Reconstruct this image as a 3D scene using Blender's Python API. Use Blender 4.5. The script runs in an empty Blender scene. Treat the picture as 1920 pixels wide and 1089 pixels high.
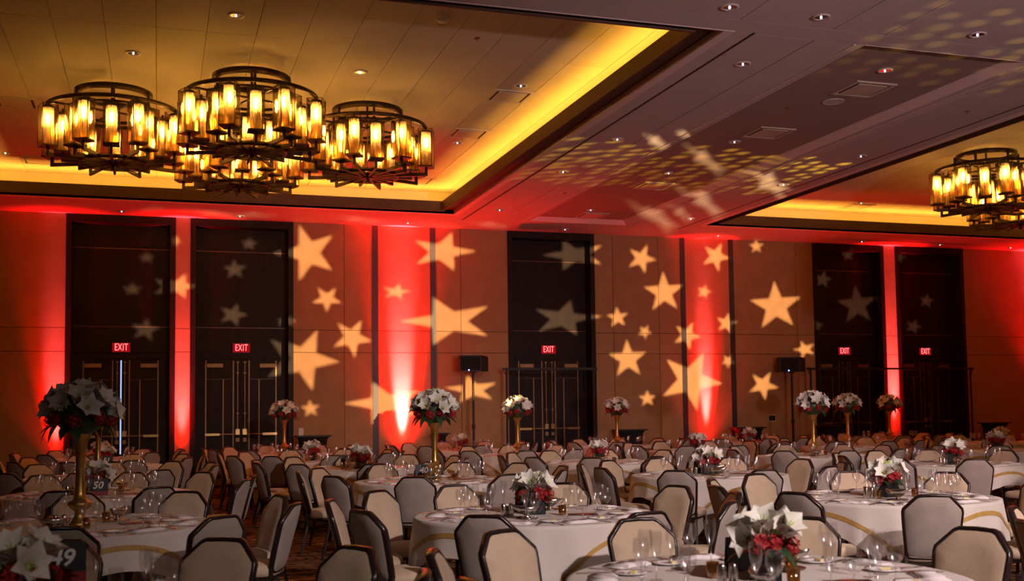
import bpy, math, random
from mathutils import Vector, Matrix

random.seed(7)
PI = math.pi
SC = bpy.context.scene
COL = SC.collection

# ------------------------------------------------------------------ camera
F_PX, CX, CY, W_PX, H_PX = 2060.0, 960.0, 640.0, 1920.0, 1089.0
YAW, PITCH, ROLL, CAM_Z = 0.3124, 0.0628, -0.0129, 1.55
fwd = Vector((math.sin(YAW) * math.cos(PITCH), math.cos(YAW) * math.cos(PITCH), math.sin(PITCH)))
rgt0 = Vector((math.cos(YAW), -math.sin(YAW), 0))
up0 = rgt0.cross(fwd)
RGT = math.cos(ROLL) * rgt0 + math.sin(ROLL) * up0
UPV = RGT.cross(fwd)
CAM = Vector((0, 0, CAM_Z))
cd = bpy.data.cameras.new('camera')
cd.sensor_fit = 'HORIZONTAL'
cd.sensor_width = 36.0
cd.lens = F_PX / W_PX * 36.0
cd.shift_x = 0.0
cd.shift_y = (CY - H_PX / 2) / W_PX
cd.clip_end = 200
cd.dof.use_dof = True
cd.dof.focus_distance = 11.5
cd.dof.aperture_fstop = 2.8
cam = bpy.data.objects.new('camera', cd)
COL.objects.link(cam)
M3 = Matrix((RGT, UPV, -fwd)).transposed()
cam.matrix_world = Matrix.Translation(CAM) @ M3.to_4x4()
SC.camera = cam


def ray(x, y):
    return RGT * ((x - CX) / F_PX) - UPV * ((y - CY) / F_PX) + fwd


def at_z(x, y, z):
    d = ray(x, y)
    return CAM + d * ((z - CAM_Z) / d.z)


def at_y(x, y, yy):
    d = ray(x, y)
    return CAM + d * (yy / d.y)


# ------------------------------------------------------------------ world and exposure
wd = bpy.data.worlds.new('world')
SC.world = wd
wd.use_nodes = True
wd.node_tree.nodes['Background'].inputs[0].default_value = (0.6, 0.5, 0.45, 1)
wd.node_tree.nodes['Background'].inputs[1].default_value = 0.0
vs = SC.view_settings
vs.view_transform = 'Standard'
vs.look = 'None'
vs.gamma = 1.0
vs.use_curve_mapping = False
vs.exposure = 0.0
cy = SC.cycles
cy.max_bounces = 7
cy.diffuse_bounces = 3
cy.glossy_bounces = 3
cy.transmission_bounces = 4
cy.transparent_max_bounces = 24
cy.sample_clamp_indirect = 4.0
cy.caustics_reflective = False
cy.caustics_refractive = False

# light levels
BULB = 240.0            # chandelier bulb emission
LED = 62.0             # cove strip emission
UPL = 1.0              # red uplight multiplier
STAR_W = 46000.0       # star projector
DOT_W = 1300.0
CEIL_FILL = 4200.0  # added ceiling fill lamp
FILL = 1.0             # added fill spotlight multiplier

# ------------------------------------------------------------------ materials
MATS = {}


def nt(m):
    m.use_nodes = True
    t = m.node_tree
    t.nodes.clear()
    out = t.nodes.new('ShaderNodeOutputMaterial')
    return t, out


def mat(name, col, rough=0.6, metal=0.0, var=0.0, scale=8.0, bump=0.0, bscale=60.0, spec=0.5, sheen=0.0, stretch=None, col2=None, objvar=0.0):
    if name in MATS:
        return MATS[name]
    m = bpy.data.materials.new(name)
    t, out = nt(m)
    N, L = t.nodes, t.links
    p = N.new('ShaderNodeBsdfPrincipled')
    p.inputs['Roughness'].default_value = rough
    p.inputs['Metallic'].default_value = metal
    p.inputs['Specular IOR Level'].default_value = spec
    if sheen:
        p.inputs['Sheen Weight'].default_value = sheen
    L.new(p.outputs[0], out.inputs[0])
    tc = N.new('ShaderNodeTexCoord')
    mp = N.new('ShaderNodeMapping')
    if stretch:
        mp.inputs['Scale'].default_value = stretch
    L.new(tc.outputs['Object'], mp.inputs[0])
    last = None
    c2 = col2 or tuple(max(0, c * (1 - var)) for c in col)
    if var > 0 or col2:
        n = N.new('ShaderNodeTexNoise')
        n.inputs['Scale'].default_value = scale
        n.inputs['Detail'].default_value = 4
        L.new(mp.outputs[0], n.inputs['Vector'])
        r = N.new('ShaderNodeValToRGB')
        r.color_ramp.elements[0].position = 0.35
        r.color_ramp.elements[1].position = 0.65
        r.color_ramp.elements[0].color = (*c2, 1)
        r.color_ramp.elements[1].color = (*col, 1)
        L.new(n.outputs[0], r.inputs[0])
        last = r.outputs[0]
    else:
        rgb = N.new('ShaderNodeRGB')
        rgb.outputs[0].default_value = (*col, 1)
        last = rgb.outputs[0]
    if objvar:
        oi = N.new('ShaderNodeObjectInfo')
        mr = N.new('ShaderNodeMapRange')
        mr.inputs[3].default_value = 1 - objvar
        mr.inputs[4].default_value = 1 + objvar
        L.new(oi.outputs['Random'], mr.inputs[0])
        mx = N.new('ShaderNodeVectorMath')
        mx.operation = 'SCALE'
        L.new(last, mx.inputs[0])
        L.new(mr.outputs[0], mx.inputs['Scale'])
        last = mx.outputs[0]
    L.new(last, p.inputs['Base Color'])
    if bump > 0:
        n2 = N.new('ShaderNodeTexNoise')
        n2.inputs['Scale'].default_value = bscale
        n2.inputs['Detail'].default_value = 3
        L.new(mp.outputs[0], n2.inputs['Vector'])
        b = N.new('ShaderNodeBump')
        b.inputs['Strength'].default_value = bump
        b.inputs['Distance'].default_value = 0.01
        L.new(n2.outputs[0], b.inputs['Height'])
        L.new(b.outputs[0], p.inputs['Normal'])
    MATS[name] = m
    return m


def emit(name, col, strength):
    m = bpy.data.materials.new(name)
    t, out = nt(m)
    e = t.nodes.new('ShaderNodeEmission')
    e.inputs[0].default_value = (*col, 1)
    e.inputs[1].default_value = strength
    t.links.new(e.outputs[0], out.inputs[0])
    MATS[name] = m
    return m


def glassy(name, tint, gloss=(1, 1, 1), rough=0.03, base=0.06, grazing=0.6, trans_w=0.0, trans_col=(1, 1, 1), streak=0.0):
    """thin glass: tinted transparency, fresnel gloss and, for lamp glass, some translucence"""
    m = bpy.data.materials.new(name)
    t, out = nt(m)
    N, L = t.nodes, t.links
    tr = N.new('ShaderNodeBsdfTransparent')
    tr.inputs[0].default_value = (*tint, 1)
    gl = N.new('ShaderNodeBsdfGlossy')
    gl.inputs[0].default_value = (*gloss, 1)
    gl.inputs['Roughness'].default_value = rough
    lw = N.new('ShaderNodeLayerWeight')
    lw.inputs[0].default_value = 0.35
    mr = N.new('ShaderNodeMapRange')
    mr.inputs[3].default_value = base
    mr.inputs[4].default_value = grazing
    L.new(lw.outputs['Facing'], mr.inputs[0])
    body = tr.outputs[0]
    if trans_w:
        tl = N.new('ShaderNodeBsdfTranslucent')
        tl.inputs[0].default_value = (*trans_col, 1)
        mx0 = N.new('ShaderNodeMixShader')
        mx0.inputs[0].default_value = trans_w
        if streak:
            tc = N.new('ShaderNodeTexCoord')
            mp = N.new('ShaderNodeMapping')
            mp.inputs['Scale'].default_value = (70, 70, 3.5)
            L.new(tc.outputs['Object'], mp.inputs[0])
            n = N.new('ShaderNodeTexNoise')
            n.inputs['Scale'].default_value = 1.0
            n.inputs['Detail'].default_value = 3
            L.new(mp.outputs[0], n.inputs['Vector'])
            m2 = N.new('ShaderNodeMapRange')
            m2.inputs[1].default_value = 0.3
            m2.inputs[2].default_value = 0.7
            m2.inputs[3].default_value = trans_w - streak
            m2.inputs[4].default_value = trans_w + streak
            L.new(n.outputs[0], m2.inputs[0])
            L.new(m2.outputs[0], mx0.inputs[0])
        L.new(tr.outputs[0], mx0.inputs[1])
        L.new(tl.outputs[0], mx0.inputs[2])
        body = mx0.outputs[0]
    mx = N.new('ShaderNodeMixShader')
    L.new(mr.outputs[0], mx.inputs[0])
    L.new(body, mx.inputs[1])
    L.new(gl.outputs[0], mx.inputs[2])
    L.new(mx.outputs[0], out.inputs[0])
    MATS[name] = m
    return m


mat('wall_fabric', (0.41, 0.240, 0.125), 0.95, var=0.12, scale=3.0, bump=0.25, bscale=140, spec=0.15, objvar=0.05)
mat('wall_gap', (0.05, 0.025, 0.015), 0.9)
mat('pilaster', (0.040, 0.034, 0.045), 0.45, var=0.2, scale=2, bump=0.05, spec=0.4)
mat('alcove_wood', (0.017, 0.0065, 0.006), 0.55, var=0.45, scale=2.5, stretch=(6, 6, 0.5), bump=0.05, spec=0.22)
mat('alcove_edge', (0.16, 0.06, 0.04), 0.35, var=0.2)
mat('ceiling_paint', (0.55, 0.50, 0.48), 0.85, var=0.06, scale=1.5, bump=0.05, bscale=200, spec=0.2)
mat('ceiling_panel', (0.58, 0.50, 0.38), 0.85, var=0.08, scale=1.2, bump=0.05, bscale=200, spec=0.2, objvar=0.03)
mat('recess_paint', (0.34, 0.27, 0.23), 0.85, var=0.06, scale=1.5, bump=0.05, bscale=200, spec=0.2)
mat('ceiling_trim', (0.72, 0.62, 0.58), 0.6, var=0.05)
mat('cove_brown', (0.085, 0.040, 0.018), 0.6, var=0.2, scale=2)
mat('ledge_dark', (0.045, 0.02, 0.014), 0.6, var=0.2)
mat('slot_black', (0.006, 0.005, 0.005), 0.6)
mat('white_metal', (0.62, 0.56, 0.52), 0.5, var=0.05)
mat('chrome_can', (0.7, 0.7, 0.75), 0.18, 1.0, var=0.05)
mat('bronze', (0.055, 0.030, 0.016), 0.38, 0.75, var=0.3, scale=12)
mat('black_cloth', (0.008, 0.007, 0.008), 0.9, var=0.3, bump=0.2)
mat('black_plastic', (0.010, 0.009, 0.011), 0.55, var=0.2)
mat('brass', (0.62, 0.43, 0.17), 0.30, 1.0, var=0.15)
mat('brass_dull', (0.30, 0.18, 0.08), 0.48, 0.9, var=0.2)
mat('gold_vase', (0.62, 0.40, 0.10), 0.33, 0.9, var=0.25, scale=14, bump=0.06)
mat('silver', (0.66, 0.62, 0.58), 0.22, 1.0, var=0.1)
mat('chair_fabric', (0.58, 0.435, 0.31), 0.95, var=0.16, scale=6, bump=0.35, bscale=260, spec=0.15, sheen=0.1, objvar=0.05)
mat('chair_back_fabric', (0.40, 0.325, 0.285), 0.95, var=0.14, scale=6, bump=0.35, bscale=260, spec=0.15, sheen=0.1, objvar=0.05)
mat('chair_frame', (0.022, 0.011, 0.011), 0.28, var=0.3, scale=8, spec=0.5)
mat('chair_metal', (0.030, 0.020, 0.016), 0.4, 0.3, var=0.2)
mat('linen', (0.66, 0.585, 0.54), 0.9, var=0.05, scale=5, bump=0.25, bscale=220, spec=0.2, sheen=0.1)
mat('napkin_linen', (0.80, 0.72, 0.72), 0.9, var=0.05, bump=0.2, bscale=200)
mat('gold_ribbon', (0.50, 0.29, 0.075), 0.6, 0.0, var=0.15, scale=20)
mat('table_wood', (0.16, 0.09, 0.05), 0.6, var=0.3)
mat('porcelain', (0.78, 0.74, 0.74), 0.18, var=0.03)
mat('butter', (0.80, 0.66, 0.32), 0.5, var=0.1)
mat('petal_white', (0.80, 0.76, 0.68), 0.6, var=0.08, scale=20)
mat('petal_throat', (0.45, 0.55, 0.16), 0.6, var=0.2)
mat('red_floret', (0.46, 0.012, 0.018), 0.6, var=0.45, scale=40)
mat('leaf_green', (0.022, 0.060, 0.020), 0.45, var=0.4, scale=15)
mat('bud_green', (0.42, 0.50, 0.12), 0.5, var=0.2)
mat('black_vase', (0.010, 0.012, 0.016), 0.35, var=0.2)
mat('card_black', (0.012, 0.012, 0.022), 0.5, var=0.1)
mat('card_red', (0.30, 0.008, 0.012), 0.5, var=0.1)
mat('print_white', (0.85, 0.83, 0.86), 0.6)
mat('program_dark', (0.10, 0.012, 0.012), 0.4, col2=(0.012, 0.008, 0.01), scale=22)
mat('program_bright', (0.55, 0.05, 0.02), 0.4, col2=(0.02, 0.01, 0.01), scale=28)
mat('plate_white', (0.7, 0.66, 0.6), 0.4)
mat('steel', (0.55, 0.5, 0.48), 0.25, 1.0, var=0.1)
mat('wood_dark', (0.07, 0.03, 0.018), 0.5, var=0.3)
glassy('clear_glass', (0.975, 0.965, 0.965), rough=0.21, base=0.14, grazing=0.34)
glassy('lamp_box_glass', (0.80, 0.70, 0.50), gloss=(1.0, 0.85, 0.6), rough=0.06, base=0.10, grazing=0.55)
glassy('lamp_tube_glass', (0.86, 0.63, 0.28), gloss=(1.0, 0.8, 0.5), rough=0.12, base=0.05, grazing=0.30, trans_w=0.40, trans_col=(0.74, 0.50, 0.18), streak=0.22)
glassy('votive_glass', (0.75, 0.58, 0.34), gloss=(1, 0.85, 0.6), rough=0.1, base=0.18, grazing=0.6)
emit('bulb_glow', (1.0, 0.74, 0.36), BULB)
emit('led_glow', (1.0, 0.47, 0.055), LED)
emit('exit_letter', (1.0, 0.16, 0.17), 2.2)
emit('exit_face', (1.0, 0.010, 0.018), 0.34)
emit('blue_led', (0.25, 0.35, 1.0), 14.0)
emit('daylight_gap', (0.42, 0.58, 1.0), 1.1)
emit('can_lamp', (0.95, 0.92, 1.0), 2.2)


def carpet():
    m = bpy.data.materials.new('carpet')
    t, out = nt(m)
    N, L = t.nodes, t.links
    p = N.new('ShaderNodeBsdfPrincipled')
    p.inputs['Roughness'].default_value = 0.95
    p.inputs['Specular IOR Level'].default_value = 0.1
    L.new(p.outputs[0], out.inputs[0])
    tc = N.new('ShaderNodeTexCoord')
    mp = N.new('ShaderNodeMapping')
    mp.inputs['Scale'].default_value = (0.8, 2.2, 1)
    mp.inputs['Rotation'].default_value = (0, 0, 0.25)
    L.new(tc.outputs['Object'], mp.inputs[0])
    n = N.new('ShaderNodeTexNoise')
    n.inputs['Scale'].default_value = 1.6
    n.inputs['Detail'].default_value = 2
    n.inputs['Distortion'].default_value = 1.6
    L.new(mp.outputs[0], n.inputs['Vector'])
    r = N.new('ShaderNodeValToRGB')
    cr = r.color_ramp
    cr.elements[0].position = 0.30
    cr.elements[0].color = (0.32, 0.12, 0.045, 1)
    cr.elements[1].position = 0.72
    cr.elements[1].color = (0.34, 0.19, 0.10, 1)
    for pos, c in ((0.42, (0.27, 0.09, 0.036, 1)), (0.455, (0.010, 0.007, 0.007, 1)), (0.515, (0.012, 0.008, 0.007, 1)), (0.55, (0.26, 0.14, 0.075, 1)), (0.62, (0.02, 0.012, 0.01, 1)), (0.655, (0.22, 0.08, 0.035, 1))):
        e = cr.elements.new(pos)
        e.color = c
    L.new(n.outputs[0], r.inputs[0])
    L.new(r.outputs[0], p.inputs['Base Color'])
    n2 = N.new('ShaderNodeTexNoise')
    n2.inputs['Scale'].default_value = 150
    b = N.new('ShaderNodeBump')
    b.inputs['Strength'].default_value = 0.4
    b.inputs['Distance'].default_value = 0.01
    L.new(tc.outputs['Object'], n2.inputs['Vector'])
    L.new(n2.outputs[0], b.inputs['Height'])
    L.new(b.outputs[0], p.inputs['Normal'])
    MATS['carpet'] = m


carpet()


# ------------------------------------------------------------------ mesh helpers
class MB:
    def __init__(self):
        self.v, self.f = [], []

    def add(self, vs, fs, M=None):
        o = len(self.v)
        if M is not None:
            vs = [tuple(M @ Vector(q)) for q in vs]
        self.v += [tuple(q) for q in vs]
        self.f += [tuple(i + o for i in q) for q in fs]
        return self

    def box(self, x0, x1, y0, y1, z0, z1, M=None):
        vs = [(x0, y0, z0), (x1, y0, z0), (x1, y1, z0), (x0, y1, z0), (x0, y0, z1), (x1, y0, z1), (x1, y1, z1), (x0, y1, z1)]
        fs = [(0, 3, 2, 1), (4, 5, 6, 7), (0, 1, 5, 4), (1, 2, 6, 5), (2, 3, 7, 6), (3, 0, 4, 7)]
        return self.add(vs, fs, M)

    def bar(self, a, b, w, h=None, upv=(0, 0, 1)):
        """square bar from a to b"""
        h = h or w
        a, b = Vector(a), Vector(b)
        d = (b - a)
        ln = d.length
        d.normalize()
        u = Vector(upv)
        if abs(d.dot(u)) > 0.98:
            u = Vector((1, 0, 0))
        s = d.cross(u).normalized()
        u = s.cross(d).normalized()
        vs = []
        for e in (a, b):
            for (i, j) in ((-1, -1), (1, -1), (1, 1), (-1, 1)):
                vs.append(e + s * (w / 2 * i) + u * (h / 2 * j))
        return self.add(vs, [(0, 1, 2, 3), (7, 6, 5, 4), (0, 4, 5, 1), (1, 5, 6, 2), (2, 6, 7, 3), (3, 7, 4, 0)])

    def lathe(self, prof, n=16, M=None, close=False):
        vs, fs = [], []
        for (r, z) in prof:
            for k in range(n):
                a = 2 * PI * k / n
                vs.append((r * math.cos(a), r * math.sin(a), z))
        for i in range(len(prof) - 1):
            for k in range(n):
                k2 = (k + 1) % n
                fs.append((i * n + k, i * n + k2, (i + 1) * n + k2, (i + 1) * n + k))
        if close:
            fs.append(tuple(range(n - 1, -1, -1)))
            fs.append(tuple((len(prof) - 1) * n + k for k in range(n)))
        return self.add(vs, fs, M)

    def cyl(self, r, z0, z1, n=12, M=None):
        return self.lathe([(r, z0), (r, z1)], n, M, True)

    def ring(self, r0, r1, z0, z1, n=40, M=None):
        return self.lathe([(r0, z0), (r1, z0), (r1, z1), (r0, z1), (r0, z0)], n, M)

    def sweep(self, pts, secs, closed=True):
        """pts: list of (pos, side, up) frames; secs: section points (s,u)"""
        n, k = len(pts), len(secs)
        vs = []
        for (p, s, u) in pts:
            for (a, b) in secs:
                vs.append(p + s * a + u * b)
        fs = []
        for i in range(n if closed else n - 1):
            j = (i + 1) % n
            for q in range(k):
                q2 = (q + 1) % k
                fs.append((i * k + q, i * k + q2, j * k + q2, j * k + q))
        return self.add(vs, fs)

    def mesh(self, name, m=None, smooth=False):
        me = bpy.data.meshes.new(name)
        me.from_pydata(self.v, [], self.f)
        me.update()
        if m:
            me.materials.append(MATS[m])
        if smooth:
            me.polygons.foreach_set('use_smooth', [True] * len(me.polygons))
        return me


def ob(name, data, parent=None, loc=None, rot=None, scale=None):
    o = bpy.data.objects.new(name, data)
    COL.objects.link(o)
    if parent is not None:
        o.parent = parent
    if loc is not None:
        o.location = loc
    if rot is not None:
        o.rotation_euler = rot
    if scale is not None:
        o.scale = scale
    return o


def tag(o, label, cat, group=None):
    o['label'] = label
    o['category'] = cat
    if group:
        o['group'] = group
    return o


def struct(o):
    o['kind'] = 'structure'
    return o


BOXES = {}


def box_part(name, x0, x1, y0, y1, z0, z1, m, parent=None):
    """one box as one object; alike boxes share mesh data"""
    key = (round(x1 - x0, 4), round(y1 - y0, 4), round(z1 - z0, 4), m)
    if key not in BOXES:
        a, b, c = (x1 - x0) / 2, (y1 - y0) / 2, (z1 - z0) / 2
        BOXES[key] = MB().box(-a, a, -b, b, -c, c).mesh(name, m)
    return ob(name, BOXES[key], parent, ((x0 + x1) / 2, (y0 + y1) / 2, (z0 + z1) / 2))


def spot(name, parent, loc, target, watts, col, angle, blend=0.5, radius=0.05):
    ld = bpy.data.lights.new(name, 'SPOT')
    ld.energy = watts
    ld.color = col
    ld.spot_size = angle
    ld.spot_blend = blend
    ld.shadow_soft_size = radius
    o = bpy.data.objects.new(name, ld)
    COL.objects.link(o)
    d = Vector(target) - Vector(loc)
    o.matrix_world = Matrix.Translation(loc) @ d.to_track_quat('-Z', 'Y').to_matrix().to_4x4()
    if parent is not None:
        o.parent = parent
        o.matrix_parent_inverse = parent.matrix_basis.inverted()
    return o


# ------------------------------------------------------------------ room shell
WALL_Y, CEIL_Z, TRAY_Z = 24.0, 5.70, 6.25
SEAM_LO, SEAM_HI = 2.866, 3.353
RX0, RX1, RY0 = -9.0, 27.0, -10.0

fl = struct(ob('floor', MB().box(RX0, RX1, RY0, WALL_Y + 0.6, -0.1, 0.0).mesh('floor', 'carpet')))

# back wall: backing, panels with recessed joints, pilasters
wb = struct(ob('wall_back', None))
ALCOVES = [(-1.80, 0.345), (0.64, 2.786), (7.661, 9.818), (15.78, 17.90), (18.26, 20.40)]
SEGS = [(-9.0, -6.6, -4.2, -1.80), (0.345, 0.64), (2.786, 3.89, 4.512), (4.644, 5.827), (5.957, 6.54, 7.661), (9.818, 10.29, 11.48, 12.066),
        (12.195, 13.389), (13.522, 15.29, 15.78), (17.90, 18.26), (20.40, 23.0, 27.0)]
G = 0.006
for sg in SEGS:
    box_part('backing', sg[0], sg[-1], WALL_Y + 0.012, WALL_Y + 0.6, 0, CEIL_Z, 'wall_gap', wb)
    for a, b in zip(sg[:-1], sg[1:]):
        for z0, z1 in ((0.12, SEAM_LO), (SEAM_LO, SEAM_HI), (SEAM_HI, CEIL_Z)):
            box_part('panel', a + (G if a != sg[0] else 0), b - (G if b != sg[-1] else 0), WALL_Y, WALL_Y + 0.03, z0 + G, z1 - (G if z1 != CEIL_Z else 0), 'wall_fabric', wb)
    struct(box_part('baseboard_back', sg[0], sg[-1], WALL_Y - 0.012, WALL_Y + 0.012, 0, 0.12, 'wood_dark'))
for k, (a, b) in enumerate(((4.512, 4.644), (5.827, 5.957), (12.066, 12.195), (13.389, 13.522))):
    struct(box_part('trim_%d' % (k + 1), a, b, WALL_Y - 0.012, WALL_Y + 0.3, 0, CEIL_Z, 'pilaster'))
struct(box_part('wall_left', RX0 - 0.2, RX0, RY0, WALL_Y + 0.6, 0, CEIL_Z, 'wall_fabric'))
struct(box_part('wall_right', RX1, RX1 + 0.2, RY0, WALL_Y + 0.6, 0, CEIL_Z, 'wall_fabric'))
struct(box_part('wall_front', RX0, RX1, RY0 - 0.2, RY0, 0, CEIL_Z, 'wall_fabric'))

# ceiling: soffits, two raised trays with light coves, shallow central recess
ce = struct(ob('ceiling', None))
TY0, TY1 = 10.573, 22.21
TRAYS = [(-3.53, 5.917), (11.82, 21.2)]
TH = 0.8


def soffit(x0, x1, y0, y1, gap=0.006):
    box_part('soffit', x0 + gap, x1 - gap, y0 + gap, y1 - gap, CEIL_Z, CEIL_Z + 0.08, 'ceiling_paint', ce)


box_part('roof_deck', RX0, RX1, RY0, WALL_Y + 0.6, CEIL_Z + TH, CEIL_Z + TH + 0.05, 'slot_black', ce)
RECX0, RECX1, RECY0, RECY1 = 7.74, 10.06, 10.56, 22.64
soffit(RX0, TRAYS[0][0], TY0, TY1, 0)
soffit(TRAYS[1][1], RX1, TY0, TY1, 0)
for a, b in ((RX0, 5.917), (5.917, 7.07), (7.07, RECX0), (RECX0, RECX1), (RECX1, 10.75), (10.75, 11.82), (11.82, RX1)):
    soffit(a, b, RY0, 4.0, 0.004)
    soffit(a, b, 4.0, TY0 - 0.35, 0.004)
    soffit(a, b, TY0 - 0.35, TY0 if not (a == RECX0) else RECY0, 0.0)
    soffit(a, b, TY1 if a != RECX0 else RECY1, WALL_Y, 0.0)
for a, b in ((5.917, 7.07), (7.07, RECX0), (RECX1, 10.75), (10.75, 11.82)):
    soffit(a, b, TY0, TY1, 0.005)
# joint backing above the gaps
box_part('joint_backing', RX0, RX1, RY0, TY0, CEIL_Z + 0.08, CEIL_Z + 0.10, 'slot_black', ce)
box_part('joint_backing', 5.917, 11.82, TY0, WALL_Y, CEIL_Z + 0.16, CEIL_Z + 0.18, 'slot_black', ce)
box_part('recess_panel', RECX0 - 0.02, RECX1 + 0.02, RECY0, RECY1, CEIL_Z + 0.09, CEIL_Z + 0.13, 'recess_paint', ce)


def frame_chamfer(name, x0, x1, y0, y1, w, z0, z1, m):
    """sloped trim around a rectangular opening: outer edge at z0, inner edge raised to z1"""
    o = [(x0 - w, y0 - w), (x1 + w, y0 - w), (x1 + w, y1 + w), (x0 - w, y1 + w)]
    i = [(x0, y0), (x1, y0), (x1, y1), (x0, y1)]
    for k in range(4):
        k2 = (k + 1) % 4
        vs = [(*o[k], z0), (*o[k2], z0), (*i[k2], z1), (*i[k], z1), (*o[k], z0 + 0.03), (*o[k2], z0 + 0.03), (*i[k2], z1 + 0.03), (*i[k], z1 + 0.03)]
        mb = MB().add(vs, [(0, 1, 2, 3), (7, 6, 5, 4), (0, 4, 5, 1), (1, 5, 6, 2), (2, 6, 7, 3), (3, 7, 4, 0)])
        ob(name, mb.mesh(name, m), ce)


frame_chamfer('recess_trim', RECX0 + 0.12, RECX1 - 0.12, RECY0 + 0.12, RECY1 - 0.12, 0.12, CEIL_Z - 0.004, CEIL_Z + 0.088, 'ceiling_trim')
for x in (7.60, 10.20, 10.30):
    box_part('trim_bead', x - 0.012, x + 0.012, TY0, TY1 + 0.9, CEIL_Z - 0.012, CEIL_Z + 0.001, 'ceiling_trim', ce)
box_part('track_slot', 6.262, 6.298, 10.54, 22.82, CEIL_Z - 0.004, CEIL_Z + 0.001, 'slot_black', ce)
box_part('track_slot', 11.44, 11.47, 10.54, 22.82, CEIL_Z - 0.004, CEIL_Z + 0.001, 'slot_black', ce)


def tray(x0, x1, y0, y1):
    fx, fy, up = 0.265, 0.16, 0.48
    zf0, zf1 = CEIL_Z + 0.012, 5.925
    # pocket floor that closes the cove from below (its dark underside is the ledge)
    for (a, b, c, d) in ((x0 - up, x0 + fx, y0 - up, y1 + up), (x1 - fx, x1 + up, y0 - up, y1 + up), (x0 + fx, x1 - fx, y0 - up, y0 + fy), (x0 + fx, x1 - fx, y1 - fy, y1 + up)):
        box_part('ledge', a, b, c, d, CEIL_Z + 0.084, CEIL_Z + 0.115, 'ledge_dark', ce)
    t = 0.03
    # inner fascia rising to the lip
    for (a, b, c, d) in ((x0 + fx, x0 + fx + t, y0 + fy, y1 - fy), (x1 - fx - t, x1 - fx, y0 + fy, y1 - fy), (x0 + fx + t, x1 - fx - t, y0 + fy, y0 + fy + t), (x0 + fx + t, x1 - fx - t, y1 - fy - t, y1 - fy)):
        box_part('fascia', a, b, c, d, zf0, zf1, 'cove_brown', ce)
    # edge trim strip of the soffit
    for (a, b, c, d) in ((x0 - 0.13, x0, y0 - 0.13, y1 + 0.13), (x1, x1 + 0.13, y0, y1 + 0.13), (x0, x1, y1, y1 + 0.13), (x0, x1 + 0.13, y0 - 0.02, y0)):
        box_part('edge_trim', a, b, c, d, CEIL_Z - 0.006, CEIL_Z + 0.08, 'ceiling_trim', ce)
    # upper wall of the cove
    for (a, b, c, d) in ((x0 - up - t, x0 - up, y0 - up, y1 + up), (x1 + up, x1 + up + t, y0 - up, y1 + up), (x0 - up, x1 + up, y0 - up - t, y0 - up), (x0 - up, x1 + up, y1 + up, y1 + up + t)):
        box_part('cove_wall', a, b, c, d, CEIL_Z + 0.1, TRAY_Z, 'ceiling_panel', ce)
    # ceiling panels with open joints
    x = x0 - up
    xs = [x]
    k0 = math.ceil((x + 0.046) / 0.592)
    while -0.046 + 0.592 * k0 < x1 + up - 0.1:
        xs.append(-0.046 + 0.592 * k0)
        k0 += 1
    xs.append(x1 + up)
    ys = [y0 - up, 13.75, 17.45, 21.15, y1 + up]
    g = 0.0035
    for a, b in zip(xs[:-1], xs[1:]):
        for c, d in zip(ys[:-1], ys[1:]):
            box_part('ceiling_panel', a + g, b - g, c + g, d - g, TRAY_Z, TRAY_Z + 0.02, 'ceiling_panel', ce)
    box_part('joint_backing', x0 - up, x1 + up, y0 - up, y1 + up, TRAY_Z + 0.03, TRAY_Z + 0.04, 'slot_black', ce)
    # light strips lying in the cove
    w = 0.05
    zl = CEIL_Z + 0.135
    for (a, b, c, d) in ((x0 + 0.10 - w, x0 + 0.10, y0, y1), (x1 - 0.10, x1 - 0.10 + w, y0, y1), (x0, x1, y0 + 0.02 - w, y0 + 0.02), (x0, x1, y1 - 0.02, y1 - 0.02 + w)):
        ob('cove_light_strip', MB().add([(a, c, zl), (b, c, zl), (b, d, zl), (a, d, zl)], [(0, 1, 2, 3)]).mesh('cove_light_strip', 'led_glow'), ce)


for (a, b) in TRAYS:
    tray(a, b, TY0, TY1)


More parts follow.
